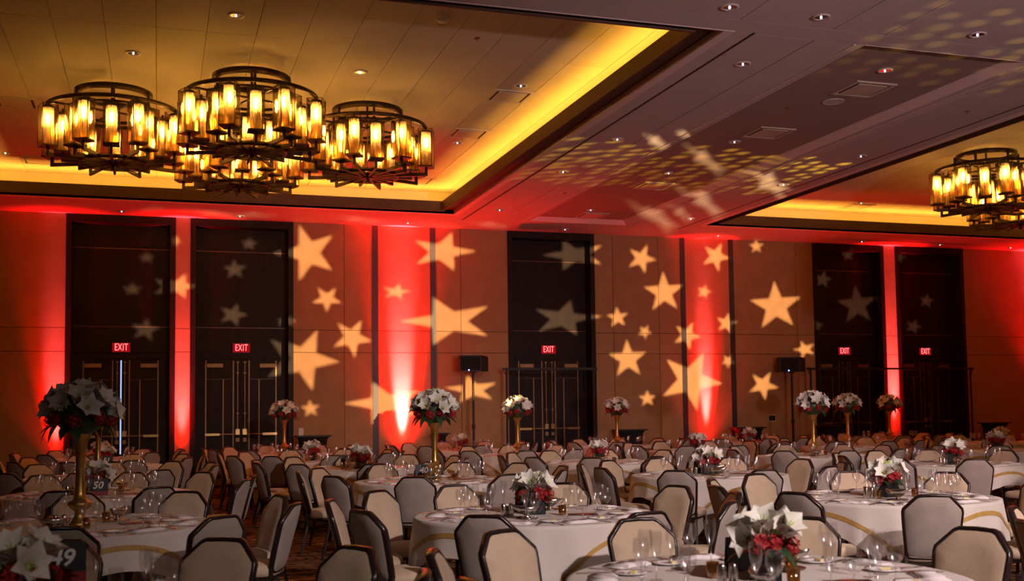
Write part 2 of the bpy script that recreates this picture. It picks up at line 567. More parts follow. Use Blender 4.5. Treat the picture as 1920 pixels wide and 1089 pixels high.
# ------------------------------------------------------------------ door alcoves
def alcove(n, x0, x1, gap=False):
    r = struct(ob('door_%d' % n, None))
    yb = WALL_Y + 0.32
    # casing, jambs and head
    box_part('casing', x0, x0 + 0.11, WALL_Y - 0.03, yb, 0, CEIL_Z, 'alcove_wood', r)
    box_part('casing', x1 - 0.11, x1, WALL_Y - 0.03, yb, 0, CEIL_Z, 'alcove_wood', r)
    box_part('casing_head', x0 + 0.11, x1 - 0.11, WALL_Y - 0.03, yb, CEIL_Z - 0.16, CEIL_Z, 'alcove_wood', r)
    xa, xb = x0 + 0.11, x1 - 0.11
    xc = (xa + xb) / 2
    box_part('alcove_backing', xa, xb, yb + 0.03, yb + 0.06, 0, CEIL_Z - 0.16, 'slot_black', r)
    # wood panels above the doors with paler strips between them
    for z0, z1 in ((2.86, 3.40), (3.415, 5.045), (5.06, CEIL_Z - 0.16)):
        box_part('wood_panel', xa, xb, yb, yb + 0.03, z0, z1, 'alcove_wood', r)
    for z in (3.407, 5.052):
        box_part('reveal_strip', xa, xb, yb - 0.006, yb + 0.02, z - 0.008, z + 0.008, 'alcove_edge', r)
    dw = 0.80
    for s in (-1, 1):
        box_part('side_panel', *sorted((xc + s * dw, xb if s > 0 else xa)), yb, yb + 0.03, 0, 2.845, 'alcove_wood', r)
    box_part('door_head', xc - dw, xc + dw, yb - 0.03, yb + 0.03, 2.74, 2.845, 'alcove_wood', r)
    # leaves
    for s in (-1, 1):
        a, b = (xc + 0.004, xc + dw) if s > 0 else (xc - dw, xc - 0.004)
        lf = box_part('door_leaf', a, b, yb - 0.005, yb + 0.045, 0.01, 2.735, 'alcove_wood', r)

        def sub(nm, x_, w, z0, z1, m, y0=-0.022, y1=-0.005):
            p = box_part(nm, xc + s * x_ - w / 2, xc + s * x_ + w / 2, yb + y0, yb + y1, z0, z1, m)
            p.parent = lf
            p.matrix_parent_inverse = Matrix.Translation(lf.location).inverted()
            return p
        sub('metal_strip', 0.735, 0.024, 0.05, 2.70, 'brass_dull')
        sub('metal_strip', 0.375, 0.022, 0.05, 2.30, 'brass_dull')
        sub('metal_strip', 0.165, 0.024, 0.05, 2.70, 'brass_dull')
        sub('cross_strip', 0.45, 0.55, 2.295, 2.303, 'alcove_edge')
        sub('vertical_rod', 0.075, 0.016, 1.2, 2.66, 'brass_dull', -0.05, -0.03)
        for zz in (2.65, 2.42, 1.55):
            sub('rod_guide', 0.075, 0.05, zz, zz + 0.03, 'brass_dull', -0.055, -0.005)
        sub('latch_plate', 0.075, 0.085, 1.11, 1.23, 'brass', -0.07, -0.005)
        sub('lever_plate', 0.075, 0.07, 0.96, 1.04, 'brass_dull', -0.06, -0.005)
        sub('push_bar', 0.42, 0.62, 1.115, 1.135, 'brass_dull', -0.075, -0.055)
        sub('bar_end', 0.60, 0.30, 1.095, 1.145, 'brass', -0.085, -0.03)
        sub('door_closer', 0.55, 0.33, 2.55, 2.63, 'brass_dull', -0.07, -0.005)
        sub('kick_plate', 0.40, 0.70, 0.03, 0.25, 'brass_dull', -0.01, -0.005)
    if gap:
        box_part('light_gap', xc - 0.013, xc + 0.013, yb - 0.008, yb - 0.004, 0.75, 2.70, 'daylight_gap', r)
    return xc


EXIT_WHERE = ['leftmost door alcove', 'second alcove from the left', 'middle door alcove', 'fourth alcove from the left', 'rightmost door alcove']
FONT_CACHE = {}


def text_mesh(s, size, ext, m, bold=0.0):
    key = (s, size, ext, m)
    if key in FONT_CACHE:
        return FONT_CACHE[key]
    c = bpy.data.curves.new('lettering', 'FONT')
    c.body = s
    c.size = size
    c.extrude = ext
    c.offset = bold
    c.space_character = 1.12 if s == 'EXIT' else 1.0
    c.shear = 0.0 if s == 'EXIT' else 0.22
    c.align_x = 'CENTER'
    c.align_y = 'CENTER'
    c.resolution_u = 3
    o = bpy.data.objects.new('lettering', c)
    COL.objects.link(o)
    dg = bpy.context.evaluated_depsgraph_get()
    me = bpy.data.meshes.new_from_object(o.evaluated_get(dg))
    bpy.data.objects.remove(o)
    me.materials.clear()
    me.materials.append(MATS[m])
    FONT_CACHE[key] = me
    return me


xcs = [alcove(i + 1, a, b, gap=(i == 0)) for i, (a, b) in enumerate(ALCOVES)]
for i, xc in enumerate(xcs):
    e = tag(ob('exit_sign', None, None, (xc, WALL_Y + 0.27, 2.97)), 'lit red EXIT sign above the doors of the ' + EXIT_WHERE[i], 'sign', 'exit signs above the doors')
    box_part('housing', -0.19, 0.19, 0.012, 0.05, -0.11, 0.11, 'black_plastic', e)
    box_part('face', -0.175, 0.175, 0.004, 0.012, -0.095, 0.095, 'exit_face', e)
    ob('lettering', text_mesh('EXIT', 0.205, 0.003, 'exit_letter', 0.0015), e, (0, 0, 0.0), (PI / 2, 0, 0), (0.58, 1, 1))

# wall plates
e = tag(ob('wall_outlet', None, None, (2.95, WALL_Y, 1.15)), 'small white outlet plate on the wall beside the second alcove', 'outlet')
box_part('cover_plate', -0.05, 0.05, -0.012, 0, -0.08, 0.08, 'plate_white', e)
for z in (-0.035, 0.035):
    box_part('socket', -0.02, 0.02, -0.015, -0.012, z - 0.02, z + 0.02, 'white_metal', e)
e = tag(ob('wall_screen', None, None, (14.49, WALL_Y, 1.28)), 'dark control screen with pale frame on wall before the speaker stand', 'control panel')
box_part('frame', -0.11, 0.11, -0.015, 0, -0.085, 0.085, 'white_metal', e)
box_part('screen', -0.09, 0.09, -0.019, -0.015, -0.065, 0.065, 'slot_black', e)

# ------------------------------------------------------------------ ceiling fittings
can_trim = MB().ring(0.075, 0.098, -0.012, 0.0, 20).mesh('trim_ring', 'white_metal', True)
can_in = MB().lathe([(0.076, -0.002), (0.05, 0.06), (0.045, 0.065)], 18).mesh('reflector', 'chrome_can', True)
can_lamp = MB().lathe([(0.0005, 0.03), (0.010, 0.034), (0.014, 0.05), (0.010, 0.064)], 10).mesh('lamp', 'can_lamp', True)
can_cap = MB().cyl(0.074, 0.0, 0.001, 16).mesh('can_back', 'chrome_can')
DL = []
rows_mid = [('nearest the camera', 9.9), ('second', 11.55), ('third', 15.37), ('fourth', 17.75), ('fifth', 21.5)]
for col_name, x in (('strip beside the big tray', 6.71), ('central recess', 8.74), ('strip beside the far tray', 11.1)):
    for rn, y in rows_mid:
        if y < 10 and x > 11:
            continue
        z = CEIL_Z + 0.09 if (RECX0 < x < RECX1 and RECY0 < y < RECY1) else CEIL_Z
        DL.append((x if y > 10 else x - 0.0, y, z, 'recessed downlight in the %s, %s in its line' % (col_name, rn)))
DL.append((5.62, 9.91, CEIL_Z, 'round recessed downlight near the near corner of the big tray'))
for nm, x in (('the leftmost alcove', -0.72), ('the second alcove', 1.62), ('the bright red wall panel', 5.21), ('the middle alcove', 8.9), ('the second red wall panel', 12.84), ('the fourth alcove', 16.9), ('the rightmost alcove', 19.27), ('the wall beyond the last alcove', 21.52)):
    DL.append((x, 23.48, CEIL_Z, 'small recessed downlight in the soffit above ' + nm))
for nm, x, y in (('front left of the chandeliers', -0.33, 14.82), ('in front of the chandeliers', 2.64, 14.84), ('beside the first air vent', 4.98, 14.85), ('beside the second air vent', 4.97, 18.36), ('along the near edge', 0.85, 13.07), ('behind the leftmost chandelier', -2.61, 21.14)):
    DL.append((x, y, TRAY_Z, 'round recessed downlight in the big tray ceiling, ' + nm))
DL.append((15.49, 21.5, TRAY_Z, 'round recessed downlight in the far tray ceiling beside its vent'))
for x, y, z, lb in DL:
    d = tag(ob('downlight', None, None, (x, y, z - 0.001)), lb, 'downlight', 'recessed ceiling downlights')
    for nm, me, zz in (('trim_ring', can_trim, 0), ('can_back', can_cap, -0.006), ('lamp', can_lamp, -0.055)):
        ob(nm, me, d, (0, 0, zz))


def vent(x, y, z, lb, w=0.62, d=0.62):
    v = tag(ob('air_vent', None, None, (x, y, z - 0.001)), lb, 'vent', 'square ceiling air vents')
    for (a, b, c, e_) in ((-w / 2, w / 2, -d / 2, -d / 2 + 0.05), (-w / 2, w / 2, d / 2 - 0.05, d / 2), (-w / 2, -w / 2 + 0.05, -d / 2 + 0.05, d / 2 - 0.05), (w / 2 - 0.05, w / 2, -d / 2 + 0.05, d / 2 - 0.05)):
        box_part('frame', a, b, c, e_, -0.018, 0, 'ceiling_panel', v)
    box_part('duct', -w / 2 + 0.05, w / 2 - 0.05, -d / 2 + 0.05, d / 2 - 0.05, -0.002, 0, 'slot_black', v)
    box_part('plaque', -w / 2 + 0.09, w / 2 - 0.09, -d / 2 + 0.09, d / 2 - 0.09, -0.02, -0.01, 'ceiling_panel', v)


for x, y, z, lb in ((4.98, 15.41, TRAY_Z, 'square air vent in big tray ceiling before the cove corner'), (4.98, 17.7, TRAY_Z, 'square air vent in big tray ceiling, second along the bright cove'), (-2.05, 17.68, TRAY_Z, 'square air vent at the left edge of the big tray ceiling'),
                    (-2.09, 21.6, TRAY_Z, 'square air vent below the leftmost chandelier in the big tray'), (5.0, 21.6, TRAY_Z, 'square air vent below the right chandelier near the cove corner'), (15.66, 21.9, TRAY_Z, 'square air vent in the far tray ceiling near its cove'), (1.6, 21.7, TRAY_Z, 'square air vent below the middle chandelier in the big tray'),
                    (8.97, 12.32, CEIL_Z + 0.09, 'dark air vent in the central recess nearest the camera'), (8.96, 14.72, CEIL_Z + 0.09, 'dark air vent in the central recess, second along'), (8.96, 18.86, CEIL_Z + 0.09, 'dark air vent in the central recess, third along'), (9.0, 22.1, CEIL_Z + 0.09, 'dark air vent in the central recess nearest the wall')):
    vent(x, y, z, lb)
for x, y, z, lb in ((3.21, 12.49, TRAY_Z, 'round pale smoke detector on the big tray ceiling'),):
    d = tag(ob('smoke_detector', None, None, (x, y, z - 0.001)), lb, 'detector')
    ob('base', MB().cyl(0.09, -0.03, 0, 20).mesh('base', 'white_metal', False), d)
    ob('sensor_cap', MB().lathe([(0.07, -0.03), (0.06, -0.05), (0.001, -0.055)], 20).mesh('sensor_cap', 'white_metal', True), d)
d = tag(ob('ceiling_speaker', None, None, (8.93, 12.95, CEIL_Z + 0.089)), 'round ceiling loudspeaker grille in the central recess', 'speaker')
ob('rim', MB().ring(0.13, 0.15, -0.01, 0, 24).mesh('rim', 'white_metal'), d)
ob('grille', MB().cyl(0.13, -0.006, 0, 24).mesh('grille', 'ceiling_paint'), d)
for k, (x, y, z) in enumerate(((3.81, 13.06, TRAY_Z), (8.5, 13.4, CEIL_Z + 0.09), (10.9, 12.6, CEIL_Z), (7.4, 19.5, CEIL_Z))):
    d = tag(ob('sprinkler', None, None, (x, y, z - 0.001)), 'tiny sprinkler head ' + ('on the big tray ceiling', 'in the central recess', 'on the strip before the far tray', 'on the beaded strip near the wall')[k], 'sprinkler', 'ceiling sprinklers')
    ob('escutcheon', MB().cyl(0.035, -0.006, 0, 14).mesh('escutcheon', 'brass_dull'), d)
    ob('nozzle', MB().cyl(0.012, -0.03, -0.006, 8).mesh('nozzle', 'brass_dull'), d)

# ------------------------------------------------------------------ chandeliers
BOX_W, BOX_H, TUBE_R = 0.205, 0.56, 0.075


def lamp_meshes():
    h = BOX_W / 2
    t = 0.004
    panes = MB()
    for k in range(4):
        M = Matrix.Rotation(k * PI / 2, 4, 'Z')
        panes.add([(-h + t, h, 0), (h - t, h, 0), (h - t, h, BOX_H), (-h + t, h, BOX_H)], [(0, 1, 2, 3)], M)
    edges = MB()
    for sx in (-1, 1):
        for sy in (-1, 1):
            edges.box(sx * h - t, sx * h + t, sy * h - t, sy * h + t, 0, BOX_H)
    for k in range(4):
        M = Matrix.Rotation(k * PI / 2, 4, 'Z')
        edges.box(-h + t, h - t, h - 0.003, h + 0.003, BOX_H - 0.006, BOX_H, M)
    tube = MB().lathe([(TUBE_R, 0.01), (TUBE_R, 0.535)], 16)
    cap = MB().lathe([(0.001, 0.55), (TUBE_R * 0.9, 0.55), (TUBE_R * 1.03, 0.535), (TUBE_R * 1.03, 0.515)], 16)
    cap.cyl(0.018, 0.55, 0.61, 8)
    bulb = MB().lathe([(0.001, 0.285), (0.016, 0.305), (0.023, 0.345), (0.023, 0.375), (0.014, 0.425), (0.008, 0.44)], 8)
    sock = MB().cyl(0.014, 0.435, 0.55, 8)
    plate = MB().box(-h - 0.006, h + 0.006, -h - 0.006, h + 0.006, -0.022, 0.0)
    stub = MB().box(-0.018, 0.018, -0.018, 0.018, -0.13, -0.022)
    return [('glass_box', panes.mesh('glass_box', 'lamp_box_glass')), ('box_edge', edges.mesh('box_edge', 'bronze')), ('glass_tube', tube.mesh('glass_tube', 'lamp_tube_glass', True)),
            ('tube_cap', cap.mesh('tube_cap', 'bronze', True)), ('bulb', bulb.mesh('bulb', 'bulb_glow', True)), ('socket', sock.mesh('socket', 'bronze'))], plate.mesh('lamp_tray', 'bronze'), stub.mesh('stub', 'bronze')


LAMP_PARTS, LAMP_TRAY, LAMP_STUB = lamp_meshes()
R_OUT, R_IN = 0.90, 0.665
# heights relative to the canopy ring (its mid height is 0)
Z_RING, Z_TRAY_PL, Z_ARM = -0.315, -0.925, -1.045
canopy = MB().ring(0.47, 0.53, -0.105, -0.03, 48).mesh('canopy_ring', 'bronze', True)
main_ring = MB().ring(0.865, 0.905, Z_RING - 0.025, Z_RING + 0.025, 56).mesh('upper_ring', 'bronze', True)
inner_ring = MB().ring(0.575, 0.605, Z_RING - 0.02, Z_RING + 0.02, 48).mesh('inner_ring', 'bronze', True)
low_ring = MB().ring(0.44, 0.48, Z_ARM - 0.022, Z_ARM + 0.028, 44).mesh('lower_ring', 'bronze', True)
CENTER = MB().cyl(0.018, Z_RING, 0.074, 10).lathe([(0.001, Z_RING + 0.02), (0.045, Z_RING + 0.045), (0.06, Z_RING + 0.08), (0.045, Z_RING + 0.115), (0.001, Z_RING + 0.14)], 12).cyl(0.07, 0.055, 0.074, 14).mesh('center_stem', 'bronze', False)
hub = MB().cyl(0.085, Z_ARM - 0.04, Z_ARM + 0.05, 16).cyl(0.022, Z_ARM - 0.10, Z_ARM - 0.04, 8).mesh('hub', 'bronze')
arm_o = MB().bar((0.06, 0, Z_ARM), (R_OUT + 0.02, 0, Z_ARM), 0.032, 0.05).mesh('arm', 'bronze')
arm_i = MB().bar((0.06, 0, Z_ARM), (R_IN + 0.02, 0, Z_ARM), 0.032, 0.05).mesh('arm', 'bronze')
post = MB().box(-0.016, 0.016, -0.016, 0.016, Z_RING, -0.06).mesh('post', 'bronze')
cross = MB().bar((-0.88, 0, Z_RING - 0.0), (0.88, 0, Z_RING), 0.025, 0.03).mesh('cross_bar', 'bronze')
stem = MB().cyl(0.014, 0.0, 0.12, 8).mesh('lamp_stem', 'bronze')


def chandelier(x, y, lb, rot=0.0):
    c = tag(ob('chandelier', None, None, (x, y, 6.175), (0, 0, rot)), lb, 'chandelier', 'ring chandeliers of glass lamps')
    for nm, me in (('canopy_ring', canopy), ('upper_ring', main_ring), ('inner_ring', inner_ring), ('lower_ring', low_ring), ('center_stem', CENTER), ('hub', hub)):
        ob(nm, me, c)
    for k in range(6):
        a = 2 * PI * k / 6 + 0.52
        ob('post', post, c, (0.545 * math.cos(a), 0.545 * math.sin(a), 0))
    for k in range(2):
        ob('cross_bar', cross, c, None, (0, 0, k * PI / 2 + PI / 8))
    for k in range(8):
        for r, a, arm in ((R_OUT, 2 * PI * (k + 0.5) / 8, arm_o), (R_IN, 2 * PI * k / 8, arm_i)):
            ob('arm', arm, c, None, (0, 0, a))
            px, py = r * math.cos(a), r * math.sin(a)
            ob('stub', LAMP_STUB, c, (px, py, Z_TRAY_PL), (0, 0, a))
            l = ob('lamp_tray', LAMP_TRAY, c, (px, py, Z_TRAY_PL), (0, 0, a))
            for nm, me in LAMP_PARTS:
                ob(nm, me, l)


for x, y, lb in ((-0.623, 16.39, 'dark bronze ring chandelier with amber glass lamps, leftmost of its cluster'), (1.20, 15.17, 'dark bronze ring chandelier hanging in the middle, foremost of its cluster'), (3.014, 16.36, 'dark bronze ring chandelier nearest the bright cove of its cluster'),
                 (1.20, 17.60, 'dark bronze ring chandelier hanging low behind the foremost one'), (14.49, 16.32, 'bronze ring chandelier in the far tray, upper of the two at the edge'), (16.4, 17.6, 'bronze ring chandelier in the far tray, lower and behind at the edge'), (16.4, 15.1, 'bronze ring chandelier of the far tray beyond the picture edge, near side'), (18.2, 16.3, 'bronze ring chandelier of the far tray beyond the picture edge, outer side')):
    if x > 16.3 and y < 17:
        continue
    chandelier(x, y, lb)

# ------------------------------------------------------------------ red uplights on the floor along the wall
up_can = MB().cyl(0.10, 0.04, 0.22, 16).mesh('lamp_housing', 'black_plastic')
up_yoke = MB().box(-0.13, -0.115, -0.03, 0.03, 0.0, 0.16).box(0.115, 0.13, -0.03, 0.03, 0.0, 0.16).box(-0.13, 0.13, -0.05, 0.05, 0.0, 0.012).mesh('yoke', 'black_plastic')
up_lens = MB().cyl(0.085, 0.221, 0.226, 16).mesh('lens', 'clear_glass')
RED = (1.0, 0.005, 0.004)
RED_HOT = (1.0, 0.10, 0.155)
for x, dy, w, ang, lean, lb in ((-1.95, 0.25, 6500, 30, 0.62, 'black floor uplight casting red at the edge of the leftmost alcove'), (0.49, 0.27, 6500, 32, 0.55, 'black floor uplight washing the narrow strip between the first two alcoves'), (5.17, 0.26, 34000, 31, 0.62, 'black floor uplight washing the brightest red wall panel'),
                               (12.68, 0.26, 15000, 25, 0.60, 'black floor uplight washing the second red wall panel'), (18.08, 0.27, 11000, 28, 0.55, 'black floor uplight between the last two alcoves'), (23.6, 0.8, 7000, 70, 0.6, 'black floor uplight beyond the last alcove')):
    u = tag(ob('floor_uplight', None, None, (x, WALL_Y - dy, 0)), lb, 'uplight', 'red floor uplights along the wall')
    ob('lamp_housing', up_can, u)
    ob('yoke', up_yoke, u)
    ob('lens', up_lens, u)
    o3 = (x, WALL_Y - dy, 0.24)
    spot('uplight_beam', None, o3, (x, WALL_Y - dy + lean, 5.7), w * 0.50 * UPL, RED, math.radians(ang), 1.0, 0.05)
    spot('uplight_core', None, o3, (x, WALL_Y - dy + lean * 1.3, 5.7), w * 0.95 * UPL, RED_HOT, math.radians(ang * 0.52), 1.0, 0.05)
    spot('uplight_spill', None, o3, (x, WALL_Y - dy - 1.7, 5.7), w * 0.045 * UPL, RED, math.radians(95), 1.0, 0.05)


# ------------------------------------------------------------------ star projector and added dot projectors (real gobo plates in front of a lamp)
def star_px(cx, cy_, rx, ry, tip, inner=0.40):
    pts = []
    for k in range(10):
        a = math.radians(tip + 36 * k)
        r = 1.0 if k % 2 == 0 else inner
        pts.append((cx + rx * r * math.cos(a), cy_ - ry * r * math.sin(a)))
    return pts


WALL_STARS = [(578, 474, 55, 55, 180), (613, 560, 29, 25, 270), (660, 633, 38, 38, 62), (570, 674, 66, 60, 68), (830, 472, 62, 37, 2), (840, 602, 92, 47, 180), (743, 547, 28, 15, 5),
              (885, 730, 52, 27, 100), (722, 756, 78, 42, 180), (582, 766, 19, 17, 95), (1203, 485, 28, 28, 68), (1245, 548, 39, 39, 93), (1158, 595, 21, 20, 95), (1209, 622, 14, 14, 60), (1288, 629, 27, 27, 66),
              (1177, 673, 37, 37, 93), (1295, 713, 60, 58, 66), (1362, 606, 20, 20, 78), (1342, 481, 27, 28, 66), (1320, 547, 14, 14, 75), (1365, 677, 13, 14, 55), (1418, 462, 14, 14, 92), (1455, 574, 50, 47, 94),
              (1509, 655, 22, 17, 110), (1431, 722, 29, 28, 62), (1214, 747, 17, 16, 92), (1693, 482, 15, 12, 0)]
ALC_STARS = [(440, 505, 24, 19, 92), (467, 457, 17, 13, 85), (437, 590, 29, 23, 72), (530, 603, 12, 12, 80), (322, 537, 41, 24, 0), (275, 483, 16, 12, 90), (248, 542, 20, 14, 90), (272, 618, 29, 22, 80),
             (1073, 478, 56, 30, 180), (1057, 597, 62, 35, 150), (1590, 478, 13, 13, 95), (1543, 524, 18, 17, 80), (1607, 572, 39, 38, 95), (1737, 564, 15, 14, 80), (1713, 612, 17, 15, 70), (1531, 610, 14, 12, 80), (315, 452, 12, 12, 0)]
# elongated stars on the soffit: tip pixel, tail pixel, half width in pixels
CEIL_STARS = [((1206, 248), (1252, 281), 9), ((1268, 241), (1291, 260), 5), ((1303, 266), (1382, 330), 13), ((1405, 317), (1478, 368), 20), ((1282, 342), (1357, 412), 15), ((1194, 371), (1268, 437), 17), ((1255, 379), (1298, 418), 8),
              ((262, 388), (305, 394), 2.0), ((330, 390), (480, 412), 4.5), ((432, 394), (516, 409), 3.5), ((618, 404), (722, 418), 4.5), ((880, 414), (955, 428), 4)]


def projector(name, label, loc, target, d, polys, watts, col, radius, cone):
    d0 = (Vector(target) - Vector(loc))
    M = Matrix.Translation(loc) @ d0.to_track_quat('-Z', 'Y').to_matrix().to_4x4()
    Mi = M.inverted()
    cu = bpy.data.curves.new('gobo', 'CURVE')
    cu.dimensions = '2D'
    cu.fill_mode = 'BOTH'
    half = d * math.tan(cone / 2) * 1.25

    def spl(pts):
        s = cu.splines.new('POLY')
        s.points.add(len(pts) - 1)
        for p, (a, b) in zip(s.points, pts):
            p.co = (a, b, 0, 1)
        s.use_cyclic_u = True
    spl([(-half, -half), (half, -half), (half, half), (-half, half)])
    for pl in polys:
        q = []
        for P in pl:
            l = Mi @ P
            q.append((d * l.x / -l.z, d * l.y / -l.z))
        spl(q)
    o = bpy.data.objects.new('gobo', cu)
    COL.objects.link(o)
    dg = bpy.context.evaluated_depsgraph_get()
    me = bpy.data.meshes.new_from_object(o.evaluated_get(dg))
    bpy.data.objects.remove(o)
    me.materials.clear()
    me.materials.append(MATS['slot_black'])
    r = ob(name, None)
    r.matrix_world = M
    tag(r, label, 'projector')
    ob('gobo_plate', me, r, (0, 0, -d))
    b = MB().box(-half, half, -half, half, 0.06, 0.45)
    ob('housing', b.mesh('housing', 'black_plastic'), r)
    fr = MB()
    for k in range(4):
        fr.box(-half - 0.02, half + 0.02, half, half + 0.02, -d - 0.01, 0.06, Matrix.Rotation(k * PI / 2, 4, 'Z'))
    ob('hood', fr.mesh('hood', 'black_plastic'), r)
    pole = Vector((loc[0], loc[1], 0))
    st = MB().cyl(0.03, -loc[2] + 0.02, -half - 0.05, 10)
    st.cyl(0.28, -loc[2], -loc[2] + 0.02, 18)
    so = ob('stand', st.mesh('stand', 'black_plastic'), r)
    so.matrix_parent_inverse = M.inverted()
    so.location = loc
    ld = bpy.data.lights.new('projector_lamp', 'SPOT')
    ld.energy = watts
    ld.color = col
    ld.spot_size = cone
    ld.spot_blend = 0.15
    ld.shadow_soft_size = radius
    lo = bpy.data.objects.new('projector_lamp', ld)
    COL.objects.link(lo)
    lo.matrix_world = M
    return r


def wall_poly(px, yy):
    return [at_y(a, b, yy) for a, b in px]


def ceil_star(tip, tail, hw):
    a, b = Vector(tip), Vector(tail)
    ax = (b - a)
    ln = ax.length
    ax /= ln
    pr = Vector((-ax.y, ax.x))
    pts = []
    for k in range(10):
        an = math.radians(180 + 36 * k)
        r = 1.0 if k % 2 == 0 else 0.42
        u = (r * math.cos(an) + 1.0) / 1.81 * ln
        v = r * math.sin(an) / 0.951 * hw
        q = a + ax * u + pr * v
        pts.append(at_z(q.x, q.y, CEIL_Z))
    return pts


polys = [wall_poly(star_px(*s), WALL_Y) for s in WALL_STARS] + [wall_poly(star_px(*s), WALL_Y + 0.32) for s in ALC_STARS] + [ceil_star(*c) for c in CEIL_STARS]
projector('star_projector', 'black star pattern projector on a stand at the side of the hall', (9.6, 2.6, 2.5), (7.6, 24.0, 3.9), 0.30, polys, STAR_W, (1.0, 0.63, 0.30), 0.0007, math.radians(74))
rd = random.Random(3)


def dot(x, y, r):
    return [Vector((x + r * math.cos(2 * PI * k / 10), y + r * math.sin(2 * PI * k / 10), CEIL_Z)) for k in range(10)]


dots, dots_near = [], []  # dots of reflected light, imitated by two added projectors out of view
for gx in range(18):
    for gy in range(9):
        x = 6.1 + gx * 0.30 + rd.uniform(-0.05, 0.05)
        y = 15.7 + gy * 0.36 + (0.18 if gx % 2 else 0) + rd.uniform(-0.06, 0.06) + 0.06 * (x - 9)
        if x > 11.6 or rd.random() < 0.15:
            continue
        dots.append(dot(x, y, rd.uniform(0.075, 0.115)))
for gx in range(9):
    for gy in range(7):
        x = 7.7 + gx * 0.40 + rd.uniform(-0.07, 0.07)
        y = 9.3 + gy * 0.36 + (0.18 if gx % 2 else 0) + rd.uniform(-0.07, 0.07)
        if x / y > 0.97 or y < 0.9 * x + 0.6 or rd.random() < 0.2:
            continue
        dots_near.append(dot(x, y, rd.uniform(0.10, 0.135)))
projector('added_dot_projector', 'added dot pattern projector on a tall stand beyond the tables', (13.4, 8.4, 2.0), (8.8, 17.2, 5.7), 0.28, dots, DOT_W * 6.5, (1.0, 0.56, 0.03), 0.0012, math.radians(60))
projector('added_dot_projector', 'added dot pattern projector on a stand beside the star projector', (13.4, 5.0, 2.0), (9.0, 10.6, 5.7), 0.28, dots_near, DOT_W * 0.62, (1.0, 0.60, 0.07), 0.0012, math.radians(62))

# added fill spotlights, out of view above and behind the camera, aimed down at the near tables
for k, (loc, tgt, w, col, ang, lb) in enumerate((
        ((4.6, -1.6, 5.45), (4.9, 6.2, 0.8), 2900, (1.0, 0.82, 0.78), 62, 'added fill spotlight on the soffit, aimed at the middle front tables'),
        ((7.6, 0.6, 5.45), (6.9, 7.6, 0.8), 1500, (1.0, 0.80, 0.74), 60, 'added fill spotlight on the soffit, aimed at the third column tables'),
        ((-1.2, -1.6, 5.45), (-0.3, 4.7, 0.9), 260, (1.0, 0.82, 0.74), 34, 'added fill spotlight on the soffit, aimed at the front left table'),
        ((11.5, 3.0, 5.45), (10.4, 11.0, 0.8), 1000, (1.0, 0.76, 0.68), 58, 'added fill spotlight on the soffit, aimed at the fourth column tables'))):
    s = tag(ob('fill_spotlight', None, None, (loc[0], loc[1], CEIL_Z)), lb, 'spotlight', 'added fill spotlights')
    dz = loc[2] - CEIL_Z
    ob('stem', MB().cyl(0.02, dz + 0.1, -0.01, 10).mesh('stem', 'black_plastic'), s)
    ob('ceiling_plate', MB().cyl(0.07, -0.012, 0, 14).mesh('ceiling_plate', 'black_plastic'), s)
    d = (Vector(tgt) - Vector(loc)).to_track_quat('Z', 'Y').to_matrix().to_4x4()
    ob('lamp_housing', MB().lathe([(0.11, -0.03), (0.11, -0.22), (0.07, -0.26), (0.001, -0.26)], 16, Matrix.Translation((0, 0, dz)) @ d).mesh('lamp_housing', 'black_plastic'), s)
    spot('fill_beam', None, loc, tgt, w * FILL, col, math.radians(ang), 0.8, 0.10)

# fill lamp added out of view behind the camera to brighten the ceiling
loc, tgt = (7.0, -5.0, 1.6), (8.2, 11.0, 5.7)
s = tag(ob('ceiling_fill_lamp', None, None, (loc[0], loc[1], 0)), 'added fill lamp on a short stand behind the tables, tipped at the ceiling', 'fill lamp')
ob('pole', MB().cyl(0.025, 0.02, loc[2] - 0.15, 10).mesh('pole', 'black_plastic'), s)
ob('foot', MB().cyl(0.3, 0, 0.02, 18).mesh('foot', 'black_plastic'), s)
ob('lamp_housing', MB().lathe([(0.14, -0.03), (0.14, -0.28), (0.09, -0.33), (0.001, -0.33)], 16, Matrix.Translation((0, 0, loc[2])) @ (Vector(tgt) - Vector(loc)).to_track_quat('Z', 'Y').to_matrix().to_4x4()).mesh('lamp_housing', 'black_plastic'), s)
spot('ceiling_fill_beam', None, loc, tgt, CEIL_FILL, (1.0, 0.64, 0.72), math.radians(48), 1.0, 0.12)

